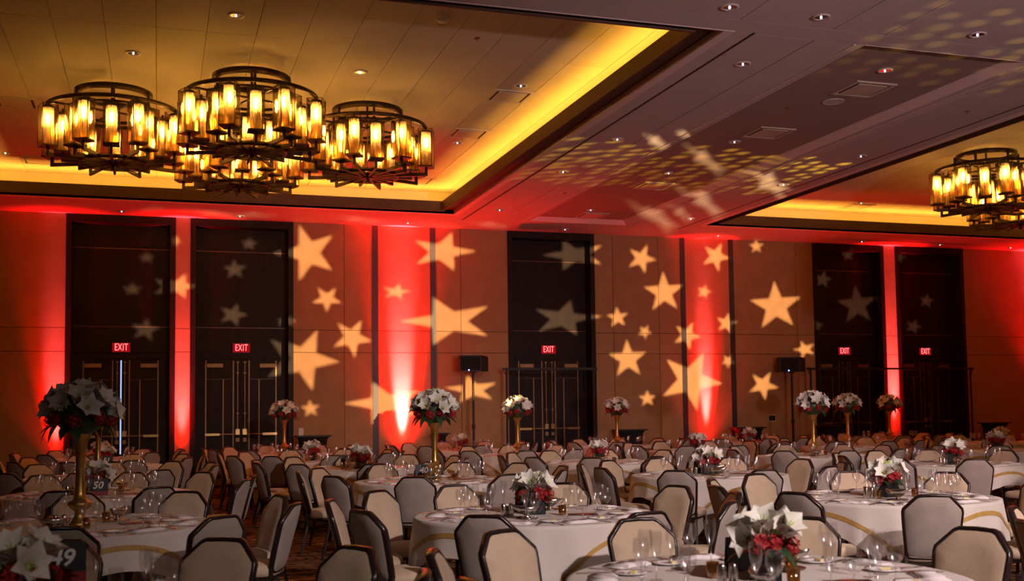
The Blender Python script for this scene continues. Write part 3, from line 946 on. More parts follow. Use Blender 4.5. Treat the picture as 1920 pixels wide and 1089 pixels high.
# ------------------------------------------------------------------ speakers, pipe frames and draped stands along the wall
def pa_speaker(x, y, z0, rot, lb1, lb2):
    s = tag(ob('loudspeaker', None, None, (x, y, z0), (0, 0, rot)), lb1, 'loudspeaker', 'loudspeakers on stands')
    fr = [(-0.31, -0.16), (0.16, -0.16), (0.34, -0.02), (0.34, 0.18), (-0.31, 0.18)]
    vs = [(a, b, 0.0) for a, b in fr] + [(a, b, 0.36 if a < 0.3 else 0.33) for a, b in fr]
    ob('cabinet', MB().add(vs, [(4, 3, 2, 1, 0), (5, 6, 7, 8, 9), (0, 1, 6, 5), (1, 2, 7, 6), (2, 3, 8, 7), (3, 4, 9, 8), (4, 0, 5, 9)]).mesh('cabinet', 'black_plastic'), s)
    box_part('grille', -0.295, 0.145, -0.172, -0.16, 0.02, 0.33, 'black_cloth', s)
    ob('status_light', MB().lathe([(0.001, -0.012), (0.012, -0.006), (0.012, 0.006), (0.001, 0.012)], 8).mesh('status_light', 'blue_led'), s, (-0.11, -0.178, 0.03))
    st = tag(ob('speaker_stand', None, None, (x, y, 0)), lb2, 'stand', 'tripod speaker stands')
    ob('pole', MB().cyl(0.028, 0.25, z0 - 0.004, 10).mesh('pole', 'black_plastic'), st)
    ob('collar', MB().cyl(0.045, 1.15, 1.25, 10).cyl(0.045, 0.55, 0.63, 10).mesh('collar', 'black_plastic'), st)
    ob('top_plate', MB().cyl(0.07, z0 - 0.03, z0 - 0.004, 12).mesh('top_plate', 'black_plastic'), st)
    for k in range(3):
        a = 2 * PI * k / 3 + 0.4
        ob('leg', MB().bar((0.02 * math.cos(a), 0.02 * math.sin(a), 0.60), (0.34 * math.cos(a), 0.34 * math.sin(a), 0.02), 0.025).mesh('leg', 'black_plastic'), st)
        ob('brace', MB().bar((0.02 * math.cos(a), 0.02 * math.sin(a), 0.27), (0.20 * math.cos(a), 0.20 * math.sin(a), 0.27), 0.014).mesh('brace', 'black_plastic'), st)


pa_speaker(6.67, 23.5, 2.425, -0.16, 'black loudspeaker on a pole beside the middle alcove', 'black tripod stand under the loudspeaker beside the middle alcove')
pa_speaker(14.77, 23.5, 2.405, -0.30, 'black loudspeaker on a pole before the fourth alcove', 'black tripod stand under the loudspeaker before the fourth alcove')


def pipe_frame(x0, x1, y, z, lb):
    p = tag(ob('pipe_frame', None, None, ((x0 + x1) / 2, y, 0)), lb, 'pipe frame', 'bare drape pipe frames')
    h = (x1 - x0) / 2
    ob('crossbar', MB().bar((-h, 0, z), (h, 0, z), 0.05, 0.05).mesh('crossbar', 'black_plastic'), p)
    for s in (-1, 1):
        ob('upright', MB().cyl(0.026, 0.012, z + 0.03, 10, Matrix.Translation((s * (h - 0.09), 0, 0))).mesh('upright', 'black_plastic'), p)
        box_part('base_plate', s * (h - 0.09) - 0.2, s * (h - 0.09) + 0.2, -0.2, 0.2, 0, 0.012, 'black_plastic', p)
        ob('hook', MB().bar((s * (h - 0.01), 0, z - 0.02), (s * (h - 0.06), 0, z - 0.12), 0.014).mesh('hook', 'black_plastic'), p)


pipe_frame(7.38, 9.66, 23.55, 2.485, 'black bare drape pipe frame standing before the middle alcove')
pipe_frame(15.25, 20.22, 23.55, 2.485, 'long black bare drape pipe frame before the last two alcoves')


def draped_stand(x0, x1, lb, y=23.6, h=1.08):
    r = tag(ob('service_stand', None, None, ((x0 + x1) / 2, y, 0)), lb, 'service stand', 'black draped service stands')
    w, d = (x1 - x0) / 2, 0.17
    m = MB()
    out = []
    n = 40
    for lev, (ins, z) in enumerate(((0.0, h - 0.03), (0.06, h - 0.10), (0.10, h - 0.5), (0.10, 0.02))):
        ringp = []
        for k in range(n):
            a = 2 * PI * k / n
            c, s_ = math.cos(a), math.sin(a)
            f = 0.5
            x = math.copysign(abs(c) ** f, c) * (w - ins)
            y_ = math.copysign(abs(s_) ** f, s_) * (d - ins * 0.6)
            wv = 1 + (0.03 * lev) * math.sin(a * 13)
            ringp.append((x * wv, y_ * wv, z))
        out += ringp
    fs = []
    for l in range(3):
        for k in range(n):
            k2 = (k + 1) % n
            fs.append((l * n + k, (l + 1) * n + k, (l + 1) * n + k2, l * n + k2))
    m.add(out, fs)
    ob('drape', m.mesh('drape', 'black_cloth', True), r)
    box_part('tray_top', -w - 0.02, w + 0.02, -d - 0.02, d + 0.02, h - 0.03, h, 'black_plastic', r)
    box_part('inner_frame', -w * 0.6, w * 0.6, -d * 0.5, d * 0.5, 0.0, h - 0.04, 'black_plastic', r)


for a, b, lb in ((2.80, 3.50, 'black draped service stand beside the white wall outlet'), (5.80, 6.10, 'black draped service stand by the bright red wall panel'), (10.12, 10.84, 'black draped service stand right of the middle alcove'), (13.20, 13.98, 'black draped service stand behind the second loudspeaker stand'), (15.5, 16.3, 'black draped service stand in front of the fourth alcove'), (20.5, 21.25, 'black draped service stand beyond the last alcove, farthest right')):
    draped_stand(a, b, lb)


# ------------------------------------------------------------------ chair
def chair_meshes():
    half = [(0.0, 0.415), (0.130, 0.415), (0.166, 0.424), (0.182, 0.450), (0.198, 0.60), (0.209, 0.72), (0.212, 0.765), (0.207, 0.788), (0.122, 0.876), (0.098, 0.887), (0.0, 0.890)]
    outl = half[:-1] + [(0.0, 0.890)] + [(-x, z) for x, z in reversed(half[1:-1])]

    def bend(x, z, y):
        """recline, side curve"""
        rec = -0.205 - 0.115 * max(0, (z - 0.43)) / 0.46 - 0.04 * max(0, (z - 0.60)) ** 2 * 4
        cup = 0.55 * x * x
        return Vector((x, rec + cup + y, z))
    cx, cz = 0.0, 0.64
    n = len(outl)
    cus = MB()
    rings = []
    for (sc, y) in ((0.955, 0.020), (0.90, 0.030), (0.6, 0.040)):
        rings.append([bend(cx + (x - cx) * sc, cz + (z - cz) * sc, y) for x, z in outl])
    back = []
    for (sc, y) in ((0.6, -0.034), (0.90, -0.026), (0.955, -0.018)):
        back.append([bend(cx + (x - cx) * sc, cz + (z - cz) * sc, y) for x, z in outl])
    vs = [q for r in rings for q in r] + [bend(cx, cz, 0.044)]
    fs = []
    for l in range(2):
        for k in range(n):
            k2 = (k + 1) % n
            fs.append((l * n + k, (l + 1) * n + k, (l + 1) * n + k2, l * n + k2))
    for k in range(n):
        fs.append((2 * n + k, 3 * n, 2 * n + (k + 1) % n))
    cus.add(vs, fs)
    cus_b = MB()
    vs = [bend(cx, cz, -0.038)] + [q for r in back for q in r]
    fs = []
    for k in range(n):
        fs.append((0, 1 + k, 1 + (k + 1) % n))
    for l in range(2):
        for k in range(n):
            k2 = (k + 1) % n
            fs.append((1 + l * n + k, 1 + (l + 1) * n + k, 1 + (l + 1) * n + k2, 1 + l * n + k2))
    cus_b.add(vs, fs)
    frames = []
    for k in range(n):
        p = bend(outl[k][0], outl[k][1], 0)
        q0, q1 = outl[k - 1], outl[(k + 1) % n]
        tg = Vector((q1[0] - q0[0], 0, q1[1] - q0[1])).normalized()
        s = Vector((tg.z, 0, -tg.x))
        frames.append((p, s, Vector((0, 1, 0))))
    fr = MB().sweep(frames, [(-0.009, -0.020), (0.007, -0.021), (0.011, 0.0), (0.007, 0.021), (-0.009, 0.020)])
    # seat
    seat = MB()
    so = []
    for k in range(20):
        a = 2 * PI * k / 20
        c, s_ = math.cos(a), math.sin(a)
        so.append((math.copysign(abs(c) ** 0.45, c), math.copysign(abs(s_) ** 0.45, s_)))
    vs = []
    lev = ((0.90, 0.385), (0.98, 0.395), (1.0, 0.43), (0.98, 0.455), (0.88, 0.470), (0.5, 0.482))
    for sc, z in lev:
        for (a, b) in so:
            y = b * 0.222 * sc
            vs.append((a * 0.225 * sc * (1.0 + 0.06 * b), y, z - (0.012 if b > 0.8 else 0)))
    vs.append((0, 0, 0.484))
    fs = [tuple(range(19, -1, -1))]
    for l in range(len(lev) - 1):
        for k in range(20):
            k2 = (k + 1) % 20
            fs.append((l * 20 + k, l * 20 + k2, (l + 1) * 20 + k2, (l + 1) * 20 + k))
    e = (len(lev) - 1) * 20
    for k in range(20):
        fs.append((e + k, e + (k + 1) % 20, e + 20))
    seat.add(vs, fs)

    def leg(sx, front):
        m = MB()
        if front:
            m.bar((sx * 0.19, 0.17, 0.39), (sx * 0.205, 0.195, 0.0), 0.024)
        else:
            m.bar((sx * 0.18, -0.19, 0.45), (sx * 0.185, -0.20, 0.36), 0.024)
            m.bar((sx * 0.185, -0.20, 0.37), (sx * 0.205, -0.285, 0.0), 0.024)
        return m
    legs = [leg(sx, f) for sx in (-1, 1) for f in (True, False)]
    alll = MB()
    for l in legs:
        alll.add(l.v, l.f)
    rail = MB().bar((-0.19, 0.17, 0.375), (0.19, 0.17, 0.375), 0.02).bar((-0.18, -0.19, 0.375), (0.18, -0.19, 0.375), 0.02).bar((-0.19, 0.17, 0.375), (-0.18, -0.19, 0.375), 0.02).bar((0.19, 0.17, 0.375), (0.18, -0.19, 0.375), 0.02)
    alll.add(rail.v, rail.f)
    return dict(seat=seat.mesh('seat', 'chair_fabric', True), back=cus.mesh('back_cushion', 'chair_fabric', True), rear=cus_b.mesh('back_panel', 'chair_back_fabric', True), frame=fr.mesh('back_frame', 'chair_frame', True),
                legs=[l.mesh('leg', 'chair_metal') for l in legs], rail=rail.mesh('seat_rail', 'chair_metal'), under=alll.mesh('under_frame', 'chair_metal'))


CH = chair_meshes()


def chair(x, y, rz, label, detail=True):
    c = tag(ob('banquet_chair', None, None, (x, y, 0), (0, 0, rz)), label, 'chair', 'tan banquet chairs around the tables')
    ob('seat', CH['seat'], c)
    ob('back_cushion', CH['back'], c)
    ob('back_panel', CH['rear'], c)
    ob('back_frame', CH['frame'], c)
    if detail:
        for l in CH['legs']:
            ob('leg', l, c)
        ob('seat_rail', CH['rail'], c)
    else:
        ob('under_frame', CH['under'], c)
    return c


# ------------------------------------------------------------------ table and cloth
TR, TZ = 0.915, 0.755


def cloth_meshes():
    res = []
    for var in range(3):
        n = 144
        s = 1.155
        cl, gb = MB(), MB()
        rows = 11
        grid = []
        for k in range(n):
            a = 2 * PI * k / n
            c, sn = math.cos(a), math.sin(a)
            mx = max(abs(c), abs(sn))
            b = s / mx
            t1, t2 = (s - 0.175) / mx, (s - 0.140) / mx
            rho = [0.0, 0.35, 0.7, TR - 0.02, TR + 0.006, TR + 0.03]
            rho += [TR + 0.03 + (t1 - TR - 0.03) * 0.5, t1, t2, t2 + (b - t2) * 0.5, b]
            col = []
            for r in rho:
                if r <= TR:
                    col.append((r * c, r * sn, TZ + 0.004))
                else:
                    h = max(0.0, r - TR - 0.006)
                    fold = (0.5 + 0.5 * math.sin(a * (17 + var) + var * 1.3 + 0.9 * math.sin(3 * a + var))) ** 1.6
                    corner = abs(math.sin(2 * a)) ** 2
                    out = min(h, 0.30) * (0.045 + 0.12 * fold * (0.80 + 0.20 * corner))
                    rr = TR + 0.008 + out
                    zz = TZ + 0.002 - h * 0.985
                    col.append((rr * c, rr * sn, max(zz, 0.02)))
            grid.append(col)
        vs = [p for col in grid for p in col]
        fs = []
        for k in range(n):
            k2 = (k + 1) % n
            for q in range(rows - 1):
                if q == 0:
                    fs.append((k * rows, k * rows + 1, k2 * rows + 1))
                else:
                    fs.append((k * rows + q, k * rows + q + 1, k2 * rows + q + 1, k2 * rows + q))
        cl.add(vs, fs)
        gv = []
        for col in grid:
            for q in (7, 8):
                x, y, z = col[q]
                l = math.hypot(x, y)
                gv.append((x * (1 + 0.004 / l), y * (1 + 0.004 / l), z))
        gf = [(2 * k, 2 * k + 1, 2 * ((k + 1) % n) + 1, 2 * ((k + 1) % n)) for k in range(n)]
        gb.add(gv, gf)
        res.append((cl.mesh('tablecloth', 'linen', True), gb.mesh('gold_band', 'gold_ribbon', True)))
    return res


CLOTHS = cloth_meshes()
top_me = MB().cyl(TR, TZ - 0.025, TZ, 48).mesh('tabletop', 'table_wood')
tleg = [MB().bar((sx * 0.45, sy * 0.35, TZ - 0.025), (sx * 0.5, sy * 0.40, 0.0), 0.03).mesh('leg', 'steel') for sx in (-1, 1) for sy in (-1, 1)]


# ------------------------------------------------------------------ flowers
def petal(L, w, curl, cup, n=5):
    """one pointed petal starting at the origin, rising along z and curling outwards along x"""
    vs, fs = [], []
    for i in range(n):
        t = i / (n - 1)
        wd = w * (math.sin(PI * min(1, t * 0.74 + 0.22)) ** 0.6) * (1 if t < 1 else 0.12)
        z = L * (t - 0.45 * curl * t * t * t)
        x = 0.012 + L * (0.26 * t + curl * t * t * 0.75)
        for j in (-1, -0.35, 0.35, 1):
            vs.append((x - cup * wd * (abs(j) ** 2) * 0.6, j * wd * 0.5, z + 0.0))
    for i in range(n - 1):
        for j in range(3):
            fs.append((i * 4 + j, i * 4 + j + 1, (i + 1) * 4 + j + 1, (i + 1) * 4 + j))
    return vs, fs


def amaryllis(L, seed):
    r = random.Random(seed)
    b = MB()
    for k in range(6):
        vs, fs = petal(L * (1.0 if k % 2 else 0.94) * r.uniform(0.93, 1.05), L * (0.80 if k % 2 else 0.92), 0.46 + r.uniform(-0.12, 0.14), 0.5)
        b.add(vs, fs, Matrix.Rotation(k * PI / 3 + r.uniform(-0.1, 0.1), 4, 'Z') @ Matrix.Translation((0, 0, 0.004 * (k % 2))))
    return b


BLO = [amaryllis(0.118, k).mesh('blossom', 'petal_white', True) for k in range(3)]
thr = MB().lathe([(0.004, -0.03), (0.012, 0.0), (0.020, 0.022), (0.010, 0.030), (0.002, 0.05)], 8)
for k in range(4):
    thr.bar((0, 0, 0.02), (0.012 * math.cos(k * 1.6), 0.012 * math.sin(k * 1.6), 0.075), 0.003)
THROAT = thr.mesh('throat', 'petal_throat', True)


def floret_ball(R, n, seed):
    r = random.Random(seed)
    b = MB()
    for k in range(n):
        z = 1 - 1.7 * (k + 0.5) / n
        a = k * 2.39996
        d = Vector((math.sqrt(max(0, 1 - z * z)) * math.cos(a), math.sqrt(max(0, 1 - z * z)) * math.sin(a), z))
        q = d.to_track_quat('Z', 'Y').to_matrix().to_4x4()
        M = Matrix.Translation(d * R * r.uniform(0.72, 1.05)) @ q @ Matrix.Rotation(r.uniform(0, 3), 4, 'Z')
        s = R * 0.42
        for j in range(4):
            b.add([(0, 0, 0), (s * 0.55, -s * 0.35, s * 0.30), (s * 1.0, 0, s * 0.30), (s * 0.55, s * 0.35, s * 0.30)], [(0, 1, 2, 3)], M @ Matrix.Rotation(j * PI / 2, 4, 'Z'))
    b.lathe([(0.001, R * 0.75), (R * 0.6, R * 0.4), (R * 0.7, -0.1 * R), (R * 0.4, -0.6 * R), (0.001, -0.75 * R)], 8)
    return b


REDB = [floret_ball(0.05, 26, k).mesh('red_cluster', 'red_floret') for k in range(2)]


def leaf_mesh(L, w, droop):
    vs, fs = [], []
    n = 6
    for i in range(n):
        t = i / (n - 1)
        wd = w * math.sin(PI * (0.06 + 0.94 * t)) if t < 1 else 0.001
        x = L * t
        z = L * (0.25 * t - droop * t * t)
        for j in (-1, 0, 1):
            vs.append((x, j * wd / 2, z + abs(j) * 0.12 * wd))
    for i in range(n - 1):
        for j in range(2):
            fs.append((i * 3 + j, i * 3 + j + 1, (i + 1) * 3 + j + 1, (i + 1) * 3 + j))
    return MB().add(vs, fs)


LEAF = [leaf_mesh(0.13, 0.062, 0.45).mesh('leaf', 'leaf_green', True), leaf_mesh(0.16, 0.05, 0.7).mesh('leaf', 'leaf_green', True), leaf_mesh(0.10, 0.07, 0.3).mesh('leaf', 'leaf_green', True)]
BUD = MB().lathe([(0.002, 0), (0.010, 0.01), (0.015, 0.035), (0.010, 0.065), (0.001, 0.085)], 8).mesh('bud', 'bud_green', True)
CUBE_VASE = MB().box(-0.07, 0.07, -0.07, 0.07, 0, 0.006)
for k in range(4):
    CUBE_VASE.box(-0.07, 0.07, 0.064, 0.07, 0.006, 0.135, Matrix.Rotation(k * PI / 2, 4, 'Z'))
CUBE_VASE = CUBE_VASE.mesh('vase', 'black_vase')
FOAM = MB().lathe([(0.001, 0.20), (0.07, 0.175), (0.095, 0.14), (0.06, 0.11), (0.055, 0.02)], 12).mesh('greenery', 'leaf_green', True)
TALL_VASE = MB().lathe([(0.001, 0.0), (0.075, 0.0), (0.078, 0.012), (0.060, 0.030), (0.038, 0.07), (0.034, 0.10), (0.075, 0.135), (0.088, 0.155), (0.080, 0.172), (0.050, 0.185), (0.036, 0.24), (0.031, 0.38), (0.034, 0.50), (0.050, 0.60), (0.078, 0.66), (0.105, 0.69), (0.100, 0.69), (0.06, 0.64)], 24).mesh('vase', 'gold_vase', True)
TALL_CORE = MB().lathe([(0.001, 0.98), (0.12, 0.94), (0.19, 0.84), (0.20, 0.76), (0.12, 0.69), (0.05, 0.64)], 14).mesh('greenery', 'leaf_green', True)


def aim(d, roll):
    return (Vector(d).to_track_quat('Z', 'Y').to_matrix() @ Matrix.Rotation(roll, 3, 'Z')).to_euler()


def low_centerpiece(x, y, z, rot, label, seed, far=False):
    r = random.Random(seed)
    c = tag(ob('flower_centerpiece', None, None, (x, y, z), (0, 0, rot)), label, 'flowers', 'low flower centerpieces')
    ob('vase', CUBE_VASE, c)
    ob('greenery', FOAM, c)
    heads = [(0.0, 55), (1.25, 40), (2.4, 30), (3.6, 35), (4.75, 45), (5.6, 20)]
    if far:
        heads = heads[:5]
    for k, (az, el) in enumerate(heads):
        az += r.uniform(-0.25, 0.25)
        e = math.radians(el + r.uniform(-8, 8))
        d = Vector((math.cos(az) * math.cos(e), math.sin(az) * math.cos(e), math.sin(e)))
        p = Vector((0, 0, 0.165)) + d * r.uniform(0.075, 0.105)
        b = ob('blossom', BLO[k % 3], c, p, aim(d, r.uniform(0, 6)))
        if not far:
            ob('throat', THROAT, b)
    for k in range(6):
        az = k * 1.05 + 0.5 + r.uniform(-0.2, 0.2)
        e = math.radians(r.uniform(-5, 25))
        d = Vector((math.cos(az) * math.cos(e), math.sin(az) * math.cos(e), math.sin(e)))
        ob('red_cluster', REDB[k % 2], c, Vector((0, 0, 0.145)) + d * 0.105, aim(d, r.uniform(0, 6)), None if k % 3 else (0.8, 0.8, 0.8))
    for k in range(9 if not far else 6):
        az = k * 0.75 + r.uniform(-0.2, 0.2)
        ob('leaf', LEAF[k % 3], c, (0.05 * math.cos(az), 0.05 * math.sin(az), 0.13 + 0.02 * (k % 3)), (0, -0.15 + 0.25 * r.random(), az))
    for k in range(3):
        az = r.uniform(0, 6.3)
        d = Vector((0.35 * math.cos(az), 0.35 * math.sin(az), 1))
        ob('bud', BUD, c, Vector((0, 0, 0.22)) + d * 0.02, aim(d, 0))
    return c


def tall_centerpiece(x, y, z, rot, label, seed, far=False):
    r = random.Random(seed)
    c = tag(ob('tall_bouquet', None, None, (x, y, z), (0, 0, rot)), label, 'flowers', 'tall bouquets in gold vases')
    ob('vase', TALL_VASE, c)
    ob('greenery', TALL_CORE, c)
    n = 18 if not far else 14
    for k in range(n):
        zz = 1 - 1.05 * (k + 0.3) / n
        az = k * 2.39996 + r.uniform(-0.15, 0.15)
        s_ = math.sqrt(max(0, 1 - zz * zz))
        d = Vector((s_ * math.cos(az), s_ * math.sin(az), zz))
        p = Vector((d.x * 0.185, d.y * 0.185, 0.82 + d.z * 0.13))
        b = ob('blossom', BLO[k % 3], c, p, aim(d + Vector((0, 0, 0.15)), r.uniform(0, 6)), (1.12, 1.12, 1.12))
        if not far:
            ob('throat', THROAT, b)
    for k in range(8):
        az = k * 0.785 + r.uniform(-0.2, 0.2)
        d = Vector((math.cos(az), math.sin(az), -0.25))
        ob('red_cluster', REDB[k % 2], c, (0.20 * math.cos(az), 0.20 * math.sin(az), 0.755 + 0.02 * (k % 2)), aim(d, 0))
    for k in range(14 if not far else 8):
        az = k * (0.45 if not far else 0.785) + r.uniform(-0.15, 0.15)
        ob('leaf', LEAF[k % 3], c, (0.14 * math.cos(az), 0.14 * math.sin(az), 0.73 + 0.03 * (k % 3)), (0, 0.2 + 0.4 * r.random(), az), (1.25, 1.25, 1.25))
    for k in range(3):
        az = r.uniform(0, 6.3)
        d = Vector((0.5 * math.cos(az), 0.5 * math.sin(az), 1))
        ob('bud', BUD, c, Vector((0, 0, 0.94)) + d * 0.04, aim(d, 0), (1.2, 1.2, 1.2))
    return c


# ------------------------------------------------------------------ tableware
WINE = MB().lathe([(0.001, 0.0), (0.036, 0.001), (0.034, 0.004), (0.006, 0.010), (0.0042, 0.05), (0.0042, 0.085), (0.012, 0.095), (0.030, 0.118), (0.038, 0.145), (0.0375, 0.172), (0.031, 0.205)], 14)
BOWL = MB().lathe([(0.0045, 0.088), (0.012, 0.095), (0.030, 0.118), (0.038, 0.145), (0.0375, 0.172), (0.031, 0.205)], 14).mesh('bowl', 'clear_glass', True)
STEM = MB().lathe([(0.001, 0.0), (0.036, 0.001), (0.034, 0.004), (0.006, 0.010), (0.0042, 0.05), (0.0042, 0.088)], 10).mesh('stem', 'clear_glass', True)
FLUTE_B = MB().lathe([(0.0042, 0.095), (0.016, 0.115), (0.026, 0.150), (0.029, 0.185), (0.0275, 0.225)], 12).mesh('bowl', 'clear_glass', True)
FLUTE_S = MB().lathe([(0.001, 0.0), (0.032, 0.001), (0.030, 0.004), (0.005, 0.010), (0.004, 0.095)], 10).mesh('stem', 'clear_glass', True)
PLATE = MB().lathe([(0.001, 0.004), (0.05, 0.004), (0.062, 0.010), (0.083, 0.014), (0.083, 0.010), (0.055, 0.0), (0.001, 0.0)], 24).mesh('bread_plate', 'porcelain', True)
BUTTER = MB().box(-0.022, 0.022, -0.012, 0.012, 0, 0.012).mesh('butter_pat', 'butter')


def napkin_mesh():
    b = MB()
    # folded rectangle of three soft layers with one corner turned
    for k, (w, d, z) in enumerate(((0.118, 0.068, 0.0), (0.110, 0.060, 0.005), (0.098, 0.050, 0.010))):
        n = 8
        vs = []
        for j in range(n + 1):
            x = -w + 2 * w * j / n
            zz = z + 0.002 * math.sin(j * 1.7 + k)
            for (yy, up_) in ((-d, 0), (-d, 0.005), (d, 0.006), (d, 0)):
                vs.append((x, yy + 0.005 * math.sin(j + k), max(0, zz + up_ if up_ else zz)))
        fs = []
        for j in range(n):
            for q in range(4):
                q2 = (q + 1) % 4
                fs.append((j * 4 + q, (j + 1) * 4 + q, (j + 1) * 4 + q2, j * 4 + q2))
        fs += [(0, 1, 2, 3), (n * 4 + 3, n * 4 + 2, n * 4 + 1, n * 4)]
        b.add(vs, fs)
    return b


NAPKIN = napkin_mesh().mesh('napkin', 'napkin_linen', True)


def flat_tool(kind):
    pts = []
    if kind == 'knife':
        pr = [(-0.11, 0.006), (-0.03, 0.008), (-0.02, 0.005), (0.0, 0.009), (0.08, 0.010), (0.115, 0.003)]
    elif kind == 'fork':
        pr = [(-0.10, 0.007), (-0.02, 0.004), (0.03, 0.005), (0.05, 0.012), (0.10, 0.012), (0.101, 0.011)]
    else:
        pr = [(-0.10, 0.007), (-0.02, 0.004), (0.04, 0.005), (0.06, 0.015), (0.085, 0.018), (0.105, 0.006)]
    vs, fs = [], []
    for i, (y, w) in enumerate(pr):
        z = 0.003 + 0.006 * abs(math.sin((y + 0.1) * 14))
        vs += [(-w, y, z), (w, y, z), (w, y, z - 0.003), (-w, y, z - 0.003)]
    for i in range(len(pr) - 1):
        for q in range(4):
            q2 = (q + 1) % 4
            fs.append((i * 4 + q, (i + 1) * 4 + q, (i + 1) * 4 + q2, i * 4 + q2))
    fs += [(0, 3, 2, 1), tuple(len(pr) * 4 - 4 + q for q in range(4))]
    m = MB().add(vs, fs)
    if kind == 'fork':
        for x in (-0.009, -0.003, 0.003, 0.009):
            m.box(x - 0.0015, x + 0.0015, 0.098, 0.135, 0.004, 0.007)
    return m.mesh(kind, 'silver')


KNIFE, FORK = flat_tool('knife'), flat_tool('fork')
SHAKER_B = MB().lathe([(0.001, 0), (0.020, 0), (0.022, 0.01), (0.021, 0.075), (0.018, 0.085)], 14).mesh('body', 'silver', True)
SHAKER_C = MB().lathe([(0.018, 0.085), (0.017, 0.092), (0.001, 0.098)], 14).mesh('cap', 'steel', True)
VOTIVE_G = MB().lathe([(0.001, 0.003), (0.026, 0.0), (0.028, 0.01), (0.030, 0.075), (0.028, 0.075), (0.026, 0.008)], 14).mesh('glass', 'votive_glass', True)
VOTIVE_C = MB().cyl(0.022, 0.004, 0.03, 12).mesh('candle', 'butter')


def boat_mesh():
    prof = [(0.035, 0.0), (0.030, 0.008), (0.014, 0.018), (0.030, 0.030), (0.055, 0.055), (0.066, 0.085), (0.062, 0.085), (0.050, 0.055)]
    n = 20
    vs, fs = [], []
    for (r, z) in prof:
        for k in range(n):
            a = 2 * PI * k / n
            sx = 1.35 if z > 0.025 else 1.0
            spout = 0.030 * max(0, math.cos(a)) ** 6 if z > 0.05 else 0
            vs.append((r * sx * math.cos(a) + spout, r * math.sin(a) * 0.92, z + spout * 0.55))
    for i in range(len(prof) - 1):
        for k in range(n):
            k2 = (k + 1) % n
            fs.append((i * n + k, i * n + k2, (i + 1) * n + k2, (i + 1) * n + k))
    return MB().add(vs, fs).mesh('bowl', 'silver', True)


BOAT = boat_mesh()
hb = MB()
prev = None
for k in range(7):
    a = -0.4 + k * 0.5
    p = Vector((-0.085 - 0.030 * math.sin(a + 0.4), 0, 0.055 + 0.030 * math.cos(a - 0.6)))
    if prev:
        hb.bar(prev, p, 0.007, 0.009, (0, 1, 0))
    prev = p
BOAT_H = hb.mesh('handle', 'silver')
BOAT_S = MB().lathe([(0.001, 0.002), (0.07, 0.002), (0.085, 0.008), (0.085, 0.005), (0.07, 0.0), (0.001, 0.0)], 22).mesh('saucer', 'silver', True)
PROG = MB().box(-0.11, 0.11, -0.07, 0.07, 0, 0.004)
PROG_A, PROG_B = PROG.mesh('program', 'program_dark'), MB().box(-0.045, 0.045, -0.071, 0.071, 0.0041, 0.0055).mesh('cover_print', 'program_bright')

ROWW = {1: 'front-row', 2: 'second-row', 3: 'third-row', 4: 'fourth-row', 5: 'fifth-row', 6: 'back-row'}
COLW = {0: 'leftmost', 1: 'second', 2: 'third', 3: 'fourth', 4: 'fifth', 5: 'rightmost'}
CLOCK = ['six', 'five', 'four', 'two', 'one', 'twelve', 'eleven', 'ten', 'eight', 'seven']

# col, row, x, y, centerpiece, card number, chair phase (degrees)
TABLES = [(0, 1, -0.50, 4.78, 'L', '49', 21), (0, 2, -0.53, 8.60, 'T', None, 19), (0, 3, -0.58, 12.05, 'L', '50', 8), (0, 4, -0.73, 15.3, 'T', None, 15), (0, 5, -0.80, 18.55, 'L', '51', 2), (0, 6, -1.0, 21.75, 'L', None, 20),
          (1, 1, 2.68, 4.53, 'L', 'b', 14), (1, 2, 2.75, 8.01, 'L', 'b', -13), (1, 3, 3.05, 12.4, 'T', '40', -4), (1, 4, 2.75, 15.62, 'L', '39', 14), (1, 5, 2.48, 18.72, 'L', 'b', 25), (1, 6, 2.36, 21.85, 'T', None, 23),
          (2, 1, 6.15, 4.55, 'L', None, 20), (2, 2, 6.05, 8.17, 'L', None, -4), (2, 3, 6.28, 11.85, 'L', 'b', 12), (2, 4, 6.35, 15.42, 'L', None, 28), (2, 5, 6.09, 18.6, 'T', None, 4), (2, 6, 5.91, 21.75, 'L', None, 16),
          (3, 3, 10.2, 12.33, 'L', None, 24), (3, 4, 10.15, 15.55, 'T', None, 6), (3, 5, 9.66, 18.65, 'L', None, 18), (3, 6, 9.36, 21.75, 'T', None, 30),
          (4, 4, 13.75, 15.5, 'L', None, 14), (4, 5, 13.1, 18.85, 'T', None, 8), (4, 6, 12.60, 21.85, 'L', None, 4),
          (5, 5, 16.6, 18.6, 'L', None, 10), (5, 6, 16.25, 21.75, 'T', None, 26)]


def clock_word(ang):
    """which of ten clock words an angle (degrees, 0 = right, 90 = away from the camera) belongs to"""
    return CLOCK[int(round(((ang + 90) % 360) / 36.0)) % 10]


